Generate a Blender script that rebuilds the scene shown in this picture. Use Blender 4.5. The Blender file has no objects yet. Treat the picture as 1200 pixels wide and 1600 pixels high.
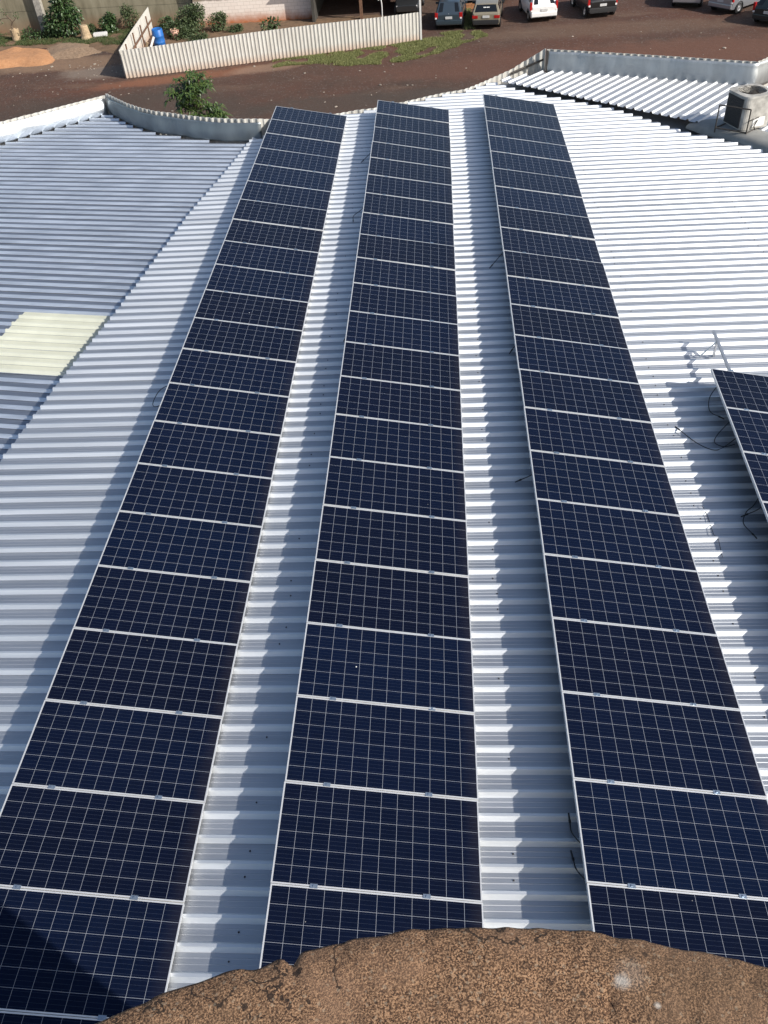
import bpy, bmesh, math, random
from mathutils import Vector, Matrix, noise
random.seed(7)
PI = math.pi
sc = bpy.context.scene
COL = sc.collection

# ------------------------------------------------------------------ camera
F_PX = 1331.35
cd = bpy.data.cameras.new("camera")
cd.sensor_fit = 'VERTICAL'; cd.sensor_height = 24.0; cd.lens = 24.0*F_PX/1600.0
cd.clip_start = 0.05; cd.clip_end = 900
cam = bpy.data.objects.new("camera", cd); COL.objects.link(cam)
CAM = Vector((4.36028, -24.56139, 8.14083))
rows = [[0.9972, 0.01765, 0.07268], [0.04078, 0.68631, -0.72617], [-0.0627, 0.7271, 0.68366]]
M3 = Matrix(rows).normalized()
cam.matrix_world = Matrix.Translation(CAM) @ M3.to_4x4()
sc.camera = cam
sc.render.resolution_x = 768; sc.render.resolution_y = 1024

# ------------------------------------------------------------------ sky, sun, exposure
SUN_EL, SUN_AZ = math.radians(35.0), math.radians(-29.0)      # azimuth from +X towards +Y
w = bpy.data.worlds.new("World"); sc.world = w; w.use_nodes = True
nt = w.node_tree
bg = nt.nodes['Background']
sky = nt.nodes.new('ShaderNodeTexSky'); sky.sky_type = 'NISHITA'; sky.sun_disc = False
sky.sun_elevation = SUN_EL; sky.sun_rotation = math.radians(90.0) - SUN_AZ
sky.air_density = 1.0; sky.dust_density = 2.0; sky.ozone_density = 1.0
nt.links.new(sky.outputs[0], bg.inputs[0]); bg.inputs[1].default_value = 0.105
sd = bpy.data.lights.new("sun", 'SUN'); sd.energy = 4.2; sd.angle = math.radians(0.5); sd.color = (1.0, 0.955, 0.89)
sun = bpy.data.objects.new("sun", sd); COL.objects.link(sun)
sdir = Vector((math.cos(SUN_EL)*math.cos(SUN_AZ), math.cos(SUN_EL)*math.sin(SUN_AZ), math.sin(SUN_EL)))
sun.rotation_euler = sdir.to_track_quat('Z', 'Y').to_euler(); sun.location = (30, -10, 30)
sc.view_settings.view_transform = 'Standard'; sc.view_settings.look = 'None'
sc.view_settings.exposure = 0.35; sc.view_settings.gamma = 1.0
sc.render.engine = 'CYCLES'

# ------------------------------------------------------------------ materials
class N:
    """small node graph helper"""
    def __init__(s, name):
        s.m = bpy.data.materials.new(name); s.m.use_nodes = True
        s.t = s.m.node_tree; s.b = s.t.nodes['Principled BSDF']
    def n(s, typ, **kw):
        nd = s.t.nodes.new(typ)
        for k, v in kw.items():
            if k.startswith('i_'): nd.inputs[int(k[2:])].default_value = v
            else: setattr(nd, k, v)
        return nd
    def l(s, a, b): s.t.links.new(a, b)
    def coord(s, kind='Object', scale=(1, 1, 1)):
        tc = s.n('ShaderNodeTexCoord'); mp = s.n('ShaderNodeMapping'); mp.inputs['Scale'].default_value = scale
        s.l(tc.outputs[kind], mp.inputs[0]); return mp.outputs[0]
    def noise(s, vec, scale, detail=4, rough=0.55):
        nd = s.n('ShaderNodeTexNoise'); nd.inputs['Scale'].default_value = scale
        nd.inputs['Detail'].default_value = detail; nd.inputs['Roughness'].default_value = rough
        s.l(vec, nd.inputs['Vector']); return nd.outputs['Fac']
    def ramp(s, fac, stops):
        r = s.n('ShaderNodeValToRGB'); el = r.color_ramp.elements
        while len(el) < len(stops): el.new(0.5)
        for e, (p, c) in zip(el, stops):
            e.position = p; e.color = (c[0], c[1], c[2], 1) if len(c) == 3 else c
        s.l(fac, r.inputs[0]); return r.outputs[0]
    def mix(s, fac, a, b, typ='MIX'):
        nd = s.n('ShaderNodeMixRGB', blend_type=typ)
        for v, i in ((fac, 0), (a, 1), (b, 2)):
            if isinstance(v, (int, float)): nd.inputs[i].default_value = v
            elif isinstance(v, tuple): nd.inputs[i].default_value = (*v, 1)
            else: s.l(v, nd.inputs[i])
        return nd.outputs[0]
    def math(s, op, a, b=0.0):
        nd = s.n('ShaderNodeMath', operation=op)
        for v, i in ((a, 0), (b, 1)):
            if isinstance(v, (int, float)): nd.inputs[i].default_value = v
            else: s.l(v, nd.inputs[i])
        return nd.outputs[0]
    def bump(s, h, strength, dist):
        b = s.n('ShaderNodeBump'); b.inputs['Strength'].default_value = strength; b.inputs['Distance'].default_value = dist
        s.l(h, b.inputs['Height']); s.l(b.outputs[0], s.b.inputs['Normal'])
    def set(s, **kw):
        for k, v in kw.items():
            k = k.replace('_', ' ')
            if isinstance(v, (int, float)): s.b.inputs[k].default_value = v
            elif isinstance(v, tuple): s.b.inputs[k].default_value = (*v, 1)
            else: s.l(v, s.b.inputs[k])
        return s.m

def plain(name, col, rough=0.6, metal=0.0, var=0.15, scale=6.0, spec=0.5, coat=0.0):
    g = N(name); c = g.coord('Object')
    f = g.noise(c, scale, 5)
    d = tuple(x*(1-var) for x in col); u = tuple(min(1, x*(1+var)) for x in col)
    g.set(Base_Color=g.ramp(f, [(0.3, d), (0.7, u)]), Roughness=rough, Metallic=metal)
    g.b.inputs['Specular IOR Level'].default_value = spec
    g.b.inputs['Coat Weight'].default_value = coat
    return g.m

def metal_sheet(name, base=(0.66, 0.68, 0.70), rough=0.42, metal=0.75, stretch=(0.25, 6, 6), dirt=0.25):
    g = N(name)
    a = g.noise(g.coord('Object', stretch), 1.3, 6, 0.6)
    b = g.noise(g.coord('Object'), 0.35, 4, 0.6)
    fine = g.noise(g.coord('Object', (1.5, 14, 14)), 5.0, 3, 0.6)
    lo = tuple(x*(1-dirt) for x in base)
    c1 = g.ramp(a, [(0.25, lo), (0.62, base)])
    c2 = g.mix(g.math('MULTIPLY', b, 0.35), c1, tuple(x*0.78 for x in (base[0]*1.03, base[1], base[2]*0.95)))
    c3 = g.mix(g.math('MULTIPLY', fine, 0.25), c2, tuple(min(1, x*1.12) for x in base))
    r = g.n('ShaderNodeMapRange'); r.inputs[3].default_value = rough-0.07; r.inputs[4].default_value = rough+0.10
    g.l(a, r.inputs[0])
    g.bump(g.noise(g.coord('Object', (0.4, 3, 3)), 2.0, 3), 0.25, 0.006)
    return g.set(Base_Color=c3, Roughness=r.outputs[0], Metallic=metal)

MAT = {}
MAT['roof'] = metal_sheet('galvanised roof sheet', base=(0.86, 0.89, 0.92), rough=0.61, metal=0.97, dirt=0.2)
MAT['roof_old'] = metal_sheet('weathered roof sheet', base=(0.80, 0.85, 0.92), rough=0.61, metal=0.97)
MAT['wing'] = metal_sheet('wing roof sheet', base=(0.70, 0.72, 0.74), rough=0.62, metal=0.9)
MAT['roof_pan'] = metal_sheet('shade painted pan of roof sheet', base=(0.565, 0.59, 0.625), rough=0.54, metal=0.95)  # pans coloured darker than the ribs: rib shading painted in
MAT['roof_old_pan'] = metal_sheet('shade painted pan of weathered sheet', base=(0.36, 0.395, 0.455), rough=0.55, metal=0.95)  # darker still, painted shading that gives the side roof its stripes
MAT['wing_pan'] = metal_sheet('shade painted pan of wing sheet', base=(0.60, 0.62, 0.65), rough=0.56, metal=0.92)  # wing pans darkened likewise, as painted rib shading
MAT['frp_pan'] = plain('shade painted pan of translucent sheet', (0.55, 0.555, 0.445), 0.5, 0, 0.12, 1.2)  # deeper tone paints rib shading onto the skylight
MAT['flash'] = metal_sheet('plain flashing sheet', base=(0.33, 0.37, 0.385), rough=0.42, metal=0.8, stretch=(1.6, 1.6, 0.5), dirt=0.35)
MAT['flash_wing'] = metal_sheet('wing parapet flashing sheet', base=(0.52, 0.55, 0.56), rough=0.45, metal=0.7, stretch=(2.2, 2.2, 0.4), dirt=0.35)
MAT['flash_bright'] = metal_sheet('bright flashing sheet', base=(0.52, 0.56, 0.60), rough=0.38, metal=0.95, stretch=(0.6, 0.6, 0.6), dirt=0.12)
MAT['gutter'] = metal_sheet('dirty gutter sheet', base=(0.34, 0.345, 0.34), rough=0.6, metal=0.35, stretch=(1.5, 1.5, 1.5), dirt=0.6)
MAT['alu'] = plain('anodised aluminium', (0.78, 0.78, 0.77), 0.38, 0.55, 0.06, 3)
MAT['rail'] = plain('mill aluminium rail', (0.62, 0.62, 0.62), 0.4, 0.8, 0.08, 4)
MAT['clamp'] = plain('clamp alloy', (0.35, 0.42, 0.50), 0.35, 0.8, 0.1, 9)
MAT['cable'] = plain('black cable rubber', (0.010, 0.010, 0.011), 0.5)
MAT['screw'] = plain('dark screw washer', (0.05, 0.05, 0.055), 0.5, 0.3)
MAT['frp'] = plain('yellowed translucent sheet', (0.62, 0.63, 0.52), 0.5, 0, 0.10, 1.2)
MAT['cream'] = None

def solar_glass():
    g = N('solar cells under glass')
    tc = g.n('ShaderNodeTexCoord'); sp = g.n('ShaderNodeSeparateXYZ'); g.l(tc.outputs['Object'], sp.inputs[0])
    PX, PY, OX, OY = 0.1608, 0.1632, 0.0132, 0.0124
    def dist_line(axis_out, off, period):
        v = g.math('SUBTRACT', axis_out, off)
        v = g.math('DIVIDE', v, period)
        fr = g.math('FRACT', v)
        d = g.math('ABSOLUTE', g.math('SUBTRACT', fr, 0.5))       # .5 at the lines
        return g.math('MULTIPLY', g.math('SUBTRACT', 0.5, d), period), v
    dx, cx = dist_line(sp.outputs[0], OX, PX)
    ny = g.math('MULTIPLY', sp.outputs[1], -1.0)
    dy, cy = dist_line(ny, OY, PY)
    gap = g.math('MAXIMUM', g.math('LESS_THAN', dx, 0.0014), g.math('LESS_THAN', dy, 0.0014))
    # outside the cell field: white margin
    def outside(v, lo, hi): return g.math('MAXIMUM', g.math('LESS_THAN', v, lo), g.math('GREATER_THAN', v, hi))
    mg = g.math('MAXIMUM', outside(sp.outputs[0], OX, OX+12*PX), outside(ny, OY, OY+6*PY))
    bus, _ = dist_line(ny, OY+PY/8, PY/4)
    busm = g.math('LESS_THAN', bus, 0.0008)
    # crystal patches and cell to cell tone
    vor = g.n('ShaderNodeTexVoronoi'); vor.inputs['Scale'].default_value = 55; g.l(tc.outputs['Object'], vor.inputs['Vector'])
    vs = g.n('ShaderNodeSeparateXYZ'); g.l(vor.outputs['Color'], vs.inputs[0])
    cell = g.n('ShaderNodeTexWhiteNoise', noise_dimensions='3D')
    cmb = g.n('ShaderNodeCombineXYZ'); oi = g.n('ShaderNodeObjectInfo')
    g.l(g.math('FLOOR', cx), cmb.inputs[0]); g.l(g.math('FLOOR', cy), cmb.inputs[1]); g.l(oi.outputs['Random'], cmb.inputs[2])
    g.l(cmb.outputs[0], cell.inputs[0])
    tone = g.math('ADD', 0.2, g.math('ADD', g.math('MULTIPLY', vs.outputs[0], 0.30), g.math('MULTIPLY', cell.outputs[0], 0.30)))
    blue = g.ramp(tone, [(0.0, (0.0011, 0.0036, 0.0135)), (1.0, (0.0023, 0.0074, 0.027))])
    purp = g.ramp(tone, [(0.0, (0.0010, 0.0023, 0.0085)), (1.0, (0.0022, 0.0048, 0.0175))])
    base = g.mix(oi.outputs['Random'], purp, blue)
    dust = g.noise(g.coord('Object'), 2.2, 6, 0.65)
    c = g.mix(busm, base, (0.035, 0.045, 0.070))
    c = g.mix(gap, c, (0.29, 0.31, 0.35))
    c = g.mix(mg, c, (0.42, 0.43, 0.45))
    c = g.mix(g.math('MULTIPLY', dust, 0.010), c, (0.35, 0.30, 0.24))
    low = g.n('ShaderNodeMapRange'); g.l(sp.outputs[0], low.inputs[0]); low.inputs[1].default_value = 1.80; low.inputs[2].default_value = 1.945
    c = g.mix(g.math('MULTIPLY', g.math('MULTIPLY', low.outputs[0], dust), 0.05), c, (0.34, 0.27, 0.20))     # dirt washed to the low edge
    spk = g.n('ShaderNodeTexVoronoi'); spk.inputs['Scale'].default_value = 9; spk.inputs['Randomness'].default_value = 1.0
    va = g.n('ShaderNodeVectorMath', operation='ADD'); g.l(tc.outputs['Object'], va.inputs[0])
    cm2 = g.n('ShaderNodeCombineXYZ'); g.l(g.math('MULTIPLY', oi.outputs['Random'], 50.0), cm2.inputs[0]); g.l(cm2.outputs[0], va.inputs[1]); g.l(va.outputs[0], spk.inputs['Vector'])
    ss = g.n('ShaderNodeSeparateXYZ'); g.l(spk.outputs['Color'], ss.inputs[0])
    spot = g.math('MULTIPLY', g.math('LESS_THAN', spk.outputs['Distance'], 0.045), g.math('GREATER_THAN', ss.outputs[0], 0.975))
    c = g.mix(g.math('MULTIPLY', spot, 0.5), c, (0.5, 0.48, 0.44))
    r = g.n('ShaderNodeMapRange'); r.inputs[3].default_value = 0.09; r.inputs[4].default_value = 0.20; g.l(dust, r.inputs[0])
    g.b.inputs['Specular IOR Level'].default_value = 0.17; g.b.inputs['Specular Tint'].default_value = (0.42, 0.62, 1.0, 1)      # blue anti-reflective coating
    return g.set(Base_Color=c, Roughness=r.outputs[0])
MAT['glass_pv'] = solar_glass()

def cream_sheet():
    g = N('cream painted sheet')
    a = g.noise(g.coord('Object', (3, 3, 0.5)), 2.0, 6, 0.65)
    b = g.noise(g.coord('Object'), 0.7, 5, 0.6)
    tc = g.n('ShaderNodeTexCoord'); sp = g.n('ShaderNodeSeparateXYZ'); g.l(tc.outputs['Object'], sp.inputs[0])
    c = g.ramp(a, [(0.25, (0.42, 0.40, 0.355)), (0.6, (0.58, 0.575, 0.535))])
    c = g.mix(g.math('MULTIPLY', b, 0.35), c, (0.45, 0.42, 0.36))
    lowz = g.n('ShaderNodeMapRange'); g.l(sp.outputs[2], lowz.inputs[0])           # soil splash at the foot
    lowz.inputs[1].default_value = -5.35; lowz.inputs[2].default_value = -5.8; lowz.inputs[3].default_value = 0.0; lowz.inputs[4].default_value = 1.0
    c = g.mix(g.math('MULTIPLY', lowz.outputs[0], g.math('ADD', a, 0.1)), c, (0.40, 0.22, 0.12))
    return g.set(Base_Color=c, Roughness=0.55, Metallic=0.0)
MAT['cream'] = cream_sheet()

def ground_mat():
    g = N('red brown dirt')
    c = g.coord('Object')
    big = g.noise(c, 0.12, 6, 0.6); mid = g.noise(c, 0.55, 7, 0.7); fine = g.noise(c, 9.0, 6, 0.75)
    c1 = g.ramp(mid, [(0.28, (0.036, 0.022, 0.014)), (0.52, (0.068, 0.041, 0.027)), (0.75, (0.108, 0.068, 0.046))])
    red = g.ramp(fine, [(0.3, (0.060, 0.023, 0.012)), (0.7, (0.140, 0.050, 0.026))])
    c2 = g.mix(g.ramp(big, [(0.36, (0, 0, 0)), (0.58, (0.85, 0.85, 0.85))]), c1, red)
    grav = g.n('ShaderNodeTexVoronoi'); grav.inputs['Scale'].default_value = 14; g.l(c, grav.inputs['Vector'])
    gs = g.n('ShaderNodeSeparateXYZ'); g.l(grav.outputs['Color'], gs.inputs[0])
    peb = g.math('GREATER_THAN', gs.outputs[0], 0.93)
    c3 = g.mix(g.math('MULTIPLY', peb, 0.6), c2, (0.16, 0.13, 0.11))
    tan = g.noise(g.coord('Object', (0.35, 1.0, 1.0)), 0.5, 6, 0.65)
    c3 = g.mix(g.ramp(tan, [(0.56, (0, 0, 0)), (0.74, (0.55, 0.55, 0.55))]), c3, (0.19, 0.125, 0.082))
    c4 = g.mix(g.math('MULTIPLY', fine, 0.30), c3, (0.03, 0.018, 0.011))
    tc = g.n('ShaderNodeTexCoord'); spo = g.n('ShaderNodeSeparateXYZ'); g.l(tc.outputs['Object'], spo.inputs[0])
    wob = g.noise(c, 0.7, 6, 0.7)
    def patch(cx, cy, rx, ry, rot, col, amt, inp):
        dx = g.math('SUBTRACT', spo.outputs[0], cx); dy = g.math('SUBTRACT', spo.outputs[1], cy)
        ca, sa = math.cos(rot), math.sin(rot)
        u = g.math('DIVIDE', g.math('ADD', g.math('MULTIPLY', dx, ca), g.math('MULTIPLY', dy, sa)), rx)
        v = g.math('DIVIDE', g.math('SUBTRACT', g.math('MULTIPLY', dy, ca), g.math('MULTIPLY', dx, sa)), ry)
        r = g.math('ADD', g.math('SQRT', g.math('ADD', g.math('MULTIPLY', u, u), g.math('MULTIPLY', v, v))), g.math('MULTIPLY', wob, 1.3))
        mr = g.n('ShaderNodeMapRange'); mr.inputs[1].default_value = 1.75; mr.inputs[2].default_value = 1.25; mr.inputs[3].default_value = 0.0; mr.inputs[4].default_value = amt
        g.l(r, mr.inputs[0])
        return g.mix(g.math('MULTIPLY', mr.outputs[0], g.math('ADD', 0.35, fine)), inp, col)
    c4 = patch(-14.5, 27.2, 3.2, 1.4, 0.1, (0.22, 0.175, 0.135), 0.8, c4)       # pale gravel by the fence corner
    c4 = patch(-10.0, 25.2, 5.0, 0.9, 0.22, (0.20, 0.075, 0.035), 0.9, c4)      # red earth along the fence foot
    c4 = patch(-5.0, 26.2, 2.4, 0.8, 0.25, (0.24, 0.15, 0.10), 0.8, c4)
    c4 = patch(-18.0, 29.2, 6.0, 1.5, 0.0, (0.26, 0.165, 0.10), 0.75, c4)       # beige spill below the heaps
    c4 = patch(8.0, 24.5, 9.0, 2.2, 0.1, (0.115, 0.048, 0.028), 0.8, c4)
    c4 = patch(20.0, 25.0, 9.0, 2.5, -0.1, (0.13, 0.056, 0.032), 0.8, c4)
    c4 = patch(3.0, 19.5, 9.0, 2.0, 0.0, (0.050, 0.040, 0.030), 0.7, c4)        # darker packed track
    c4 = patch(-12.0, 20.5, 9.0, 3.0, 0.0, (0.048, 0.034, 0.024), 0.7, c4)
    c4 = patch(14.0, 30.0, 10.0, 1.6, 0.0, (0.15, 0.095, 0.06), 0.5, c4)
    g.bump(g.math('ADD', fine, g.math('MULTIPLY', mid, 2.0)), 0.6, 0.05)
    return g.set(Base_Color=c4, Roughness=0.95)
MAT['ground'] = ground_mat()

def dirt(name, a, b, scale=5.0):
    g = N(name); c = g.coord('Object'); f = g.noise(c, scale, 8, 0.75)
    g.bump(f, 0.8, 0.06)
    return g.set(Base_Color=g.ramp(f, [(0.3, a), (0.7, b)]), Roughness=0.95)
MAT['sand'] = dirt('orange sand', (0.36, 0.17, 0.075), (0.52, 0.27, 0.13))
MAT['rubble'] = dirt('pale rubble', (0.15, 0.095, 0.058), (0.36, 0.25, 0.16), 7)
MAT['verge'] = dirt('earth verge', (0.095, 0.060, 0.034), (0.23, 0.140, 0.078), 2.5)

def rock():
    g = N('weathered concrete')
    c = g.coord('Object')
    f1 = g.noise(c, 290, 4, 0.7); f2 = g.noise(c, 45, 6, 0.7); f3 = g.noise(c, 7, 5, 0.6); f4 = g.noise(c, 2.4, 3, 0.5)
    v = g.n('ShaderNodeTexVoronoi'); v.inputs['Scale'].default_value = 190; g.l(c, v.inputs['Vector'])
    vs = g.n('ShaderNodeSeparateXYZ'); g.l(v.outputs['Color'], vs.inputs[0])
    base = g.ramp(f1, [(0.42, (0.030, 0.014, 0.008)), (0.50, (0.165, 0.083, 0.040)), (0.58, (0.48, 0.285, 0.158))])
    base = g.mix(g.math('MULTIPLY', vs.outputs[0], 0.18), base, (0.26, 0.155, 0.085))
    base = g.mix(g.ramp(f2, [(0.52, (0, 0, 0)), (0.72, (0.60, 0.60, 0.60))]), base, (0.085, 0.048, 0.028))
    base = g.mix(g.ramp(f3, [(0.48, (0, 0, 0)), (0.70, (0.55, 0.55, 0.55))]), base, (0.34, 0.20, 0.12))
    base = g.mix(g.ramp(f4, [(0.45, (0, 0, 0)), (0.7, (0.45, 0.45, 0.45))]), base, (0.14, 0.09, 0.05))
    cr = g.math('ABSOLUTE', g.math('SUBTRACT', g.noise(c, 3.2, 6, 0.6), 0.5))
    crm = g.math('MULTIPLY', g.math('LESS_THAN', cr, 0.006), g.math('GREATER_THAN', g.noise(c, 5.5, 2, 0.5), 0.52))
    base = g.mix(g.math('MULTIPLY', crm, 0.85), base, (0.020, 0.012, 0.008))
    pv = g.n('ShaderNodeTexVoronoi'); pv.inputs['Scale'].default_value = 17; g.l(c, pv.inputs['Vector'])
    ps = g.n('ShaderNodeSeparateXYZ'); g.l(pv.outputs['Color'], ps.inputs[0])
    pit = g.math('MULTIPLY', g.math('LESS_THAN', g.math('ADD', pv.outputs['Distance'], g.math('MULTIPLY', f2, 0.25)), 0.24), g.math('GREATER_THAN', ps.outputs[0], 0.86))
    base = g.mix(g.math('MULTIPLY', pit, 0.8), base, (0.030, 0.018, 0.012))
    sp = g.math('GREATER_THAN', vs.outputs[1], 0.965)
    base = g.mix(g.math('MULTIPLY', sp, 0.3), base, (0.5, 0.40, 0.28))
    tc = g.n('ShaderNodeTexCoord'); so = g.n('ShaderNodeSeparateXYZ'); g.l(tc.outputs['Object'], so.inputs[0])
    for cx, cy, rad, amt in ((0.183, 1.535, 0.016, 0.8), (0.20, 1.545, 0.036, 0.16), (0.237, 1.498, 0.007, 0.8)):     # dried white splash
        dx = g.math('SUBTRACT', so.outputs[0], cx); dy = g.math('SUBTRACT', so.outputs[1], cy)
        d = g.math('SQRT', g.math('ADD', g.math('MULTIPLY', dx, dx), g.math('MULTIPLY', dy, dy)))
        d = g.math('ADD', g.math('DIVIDE', d, rad), g.math('SUBTRACT', g.math('MULTIPLY', f2, 1.6), 0.8))
        mr = g.n('ShaderNodeMapRange'); mr.inputs[1].default_value = 1.0; mr.inputs[2].default_value = 0.2; mr.inputs[3].default_value = 0.0; mr.inputs[4].default_value = amt
        g.l(d, mr.inputs[0]); base = g.mix(g.math('MULTIPLY', mr.outputs[0], g.math('ADD', 0.35, f1)), base, (0.62, 0.57, 0.50))
    h = g.math('ADD', g.math('MULTIPLY', f1, 0.8), g.math('ADD', f2, g.math('MULTIPLY', vs.outputs[2], 0.3)))
    g.bump(h, 0.9, 0.006)
    return g.set(Base_Color=base, Roughness=0.95)
MAT['rock'] = rock()

def precast():
    g = N('stained precast panel')
    c = g.coord('Object'); a = g.noise(g.coord('Object', (1, 1, 0.25)), 1.6, 7, 0.7); b = g.noise(c, 0.6, 5, 0.6)
    tc = g.n('ShaderNodeTexCoord'); sp = g.n('ShaderNodeSeparateXYZ'); g.l(tc.outputs['Object'], sp.inputs[0])
    col = g.ramp(a, [(0.25, (0.14, 0.12, 0.075)), (0.5, (0.29, 0.255, 0.175)), (0.72, (0.40, 0.36, 0.26))])
    col = g.mix(g.math('MULTIPLY', b, 0.4), col, (0.13, 0.12, 0.075))
    lowz = g.n('ShaderNodeMapRange'); g.l(sp.outputs[2], lowz.inputs[0])
    lowz.inputs[1].default_value = -4.9; lowz.inputs[2].default_value = -5.8; lowz.inputs[3].default_value = 0.0; lowz.inputs[4].default_value = 1.0
    col = g.mix(g.math('MULTIPLY', lowz.outputs[0], g.math('MULTIPLY', b, 1.3)), col, (0.26, 0.13, 0.065))
    return g.set(Base_Color=col, Roughness=0.9)
MAT['precast'] = precast()

def whitewash():
    g = N('whitewashed brick')
    tc = g.n('ShaderNodeTexCoord'); sp = g.n('ShaderNodeSeparateXYZ'); g.l(tc.outputs['Object'], sp.inputs[0])
    cmb = g.n('ShaderNodeCombineXYZ'); g.l(sp.outputs[0], cmb.inputs[0]); g.l(sp.outputs[2], cmb.inputs[1])
    br = g.n('ShaderNodeTexBrick'); g.l(cmb.outputs[0], br.inputs['Vector'])
    br.inputs['Scale'].default_value = 1.0; br.inputs['Brick Width'].default_value = 0.4; br.inputs['Row Height'].default_value = 0.2
    br.inputs['Mortar Size'].default_value = 0.012
    br.inputs['Color1'].default_value = (0.78, 0.68, 0.60, 1); br.inputs['Color2'].default_value = (0.82, 0.73, 0.65, 1); br.inputs['Mortar'].default_value = (0.62, 0.54, 0.47, 1)
    a = g.noise(g.coord('Object'), 1.1, 7, 0.7)
    mid = g.n('ShaderNodeMapRange'); g.l(g.math('ADD', sp.outputs[2], g.math('MULTIPLY', a, 0.8)), mid.inputs[0])
    mid.inputs[1].default_value = -4.75; mid.inputs[2].default_value = -5.35; mid.inputs[3].default_value = 0.0; mid.inputs[4].default_value = 1.0
    col = g.mix(mid.outputs[0], br.outputs['Color'], (0.42, 0.15, 0.06))                 # red earth splashed on the wall's foot
    top = g.n('ShaderNodeMapRange'); g.l(g.math('ADD', sp.outputs[2], g.math('MULTIPLY', a, 0.4)), top.inputs[0])
    top.inputs[1].default_value = -4.30; top.inputs[2].default_value = -4.20; top.inputs[3].default_value = 0.0; top.inputs[4].default_value = 1.0
    col = g.mix(top.outputs[0], col, (0.24, 0.19, 0.14))
    return g.set(Base_Color=col, Roughness=0.85)
MAT['whitewash'] = whitewash()

def leaf_mat(name, a, b, rough=0.45):
    g = N(name); geo = g.n('ShaderNodeNewGeometry')
    c = g.ramp(geo.outputs['Random Per Island'], [(0.0, a), (1.0, b)])
    g.b.inputs['Subsurface Weight'].default_value = 0.0
    return g.set(Base_Color=c, Roughness=rough)
MAT['leaf_dark'] = leaf_mat('dark glossy leaf', (0.022, 0.050, 0.016), (0.075, 0.125, 0.045), 0.35)
MAT['leaf_mango'] = leaf_mat('long green leaf', (0.020, 0.048, 0.010), (0.085, 0.13, 0.030), 0.38)
MAT['leaf_dull'] = leaf_mat('dull green leaf', (0.035, 0.06, 0.02), (0.095, 0.125, 0.05), 0.6)
MAT['grass'] = leaf_mat('grass blade', (0.10, 0.12, 0.030), (0.24, 0.24, 0.085), 0.7)
MAT['grass_dark'] = leaf_mat('weed blade', (0.03, 0.055, 0.014), (0.10, 0.125, 0.035), 0.7)
MAT['bark'] = plain('grey brown bark', (0.14, 0.10, 0.07), 0.9, 0, 0.35, 14)
MAT['cutwood'] = plain('pale cut wood', (0.42, 0.31, 0.19), 0.85, 0, 0.3, 8)
MAT['timber'] = plain('brown timber', (0.16, 0.085, 0.05), 0.85, 0, 0.3, 8)
MAT['bluepl'] = plain('blue plastic', (0.02, 0.13, 0.42), 0.4, 0, 0.15, 5)
MAT['pinkpl'] = plain('faded pink plastic', (0.62, 0.36, 0.26), 0.5)
MAT['concrete'] = plain('grey concrete', (0.34, 0.32, 0.28), 0.9, 0, 0.3, 9)
MAT['curb'] = metal_sheet('dull curb flashing', base=(0.33, 0.33, 0.31), rough=0.6, metal=0.3, stretch=(2, 2, 2), dirt=0.45)
MAT['darkwall'] = plain('dark wall render', (0.050, 0.046, 0.040), 0.9, 0, 0.35, 1.2)  # dark tone for the shed walls and one wall post
MAT['shedroof'] = metal_sheet('shed roof sheet', base=(0.35, 0.35, 0.34), rough=0.6, metal=0.4)
MAT['white'] = plain('white paint', (0.74, 0.73, 0.70), 0.5, 0, 0.06, 3)
MAT['ac_body'] = plain('aged ivory enamel', (0.37, 0.355, 0.32), 0.65, 0, 0.35, 5)
MAT['ac_dark'] = plain('dark coil fins', (0.035, 0.035, 0.036), 0.7, 0.1, 0.3, 30)
MAT['steel_dark'] = plain('rusty dark steel', (0.055, 0.048, 0.042), 0.7, 0.3, 0.3, 20)
MAT['rubber'] = plain('tyre rubber', (0.018, 0.018, 0.018), 0.85)
MAT['blacktrim'] = plain('black trim plastic', (0.02, 0.02, 0.021), 0.6)
MAT['carglass'] = plain('dark car glass', (0.010, 0.012, 0.014), 0.08, 0, 0.1, 2, 0.6)
MAT['taillight'] = plain('red tail lamp', (0.36, 0.012, 0.012), 0.25)
MAT['reverselight'] = plain('clear lamp lens', (0.75, 0.72, 0.70), 0.2)
MAT['plate'] = plain('grey number plate', (0.55, 0.55, 0.54), 0.5, 0, 0.15, 14)
MAT['rim'] = plain('silver wheel rim', (0.55, 0.55, 0.56), 0.35, 0.7)

# ------------------------------------------------------------------ builders
def link(o, parent=None):
    COL.objects.link(o)
    if parent: o.parent = parent
    return o
def mesh_obj(name, verts, faces, mat, parent=None, smooth=False):
    me = bpy.data.meshes.new(name); me.from_pydata([tuple(v) for v in verts], [], faces); me.update()
    mats = mat if isinstance(mat, list) else [mat]
    for m in mats: me.materials.append(m)
    if smooth:
        for p in me.polygons: p.use_smooth = True
    return link(bpy.data.objects.new(name, me), parent)
def bm_obj(name, bm, mat, parent=None, smooth=False):
    me = bpy.data.meshes.new(name); bm.normal_update(); bm.to_mesh(me); bm.free()
    for m in (mat if isinstance(mat, list) else [mat]): me.materials.append(m)
    if smooth:
        for p in me.polygons: p.use_smooth = True
    return link(bpy.data.objects.new(name, me), parent)
def thing(name, label, cat, loc=(0, 0, 0), rz=0.0, group=None):
    o = bpy.data.objects.new(name, None); COL.objects.link(o)
    o.empty_display_size = 0.1; o.location = loc; o.rotation_euler = (0, 0, rz)
    return tag(o, label, cat, group)
def tag(o, label=None, cat=None, group=None, kind=None):
    if label: o['label'] = label
    if cat: o['category'] = cat
    if group: o['group'] = group
    if kind: o['kind'] = kind
    return o
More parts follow.
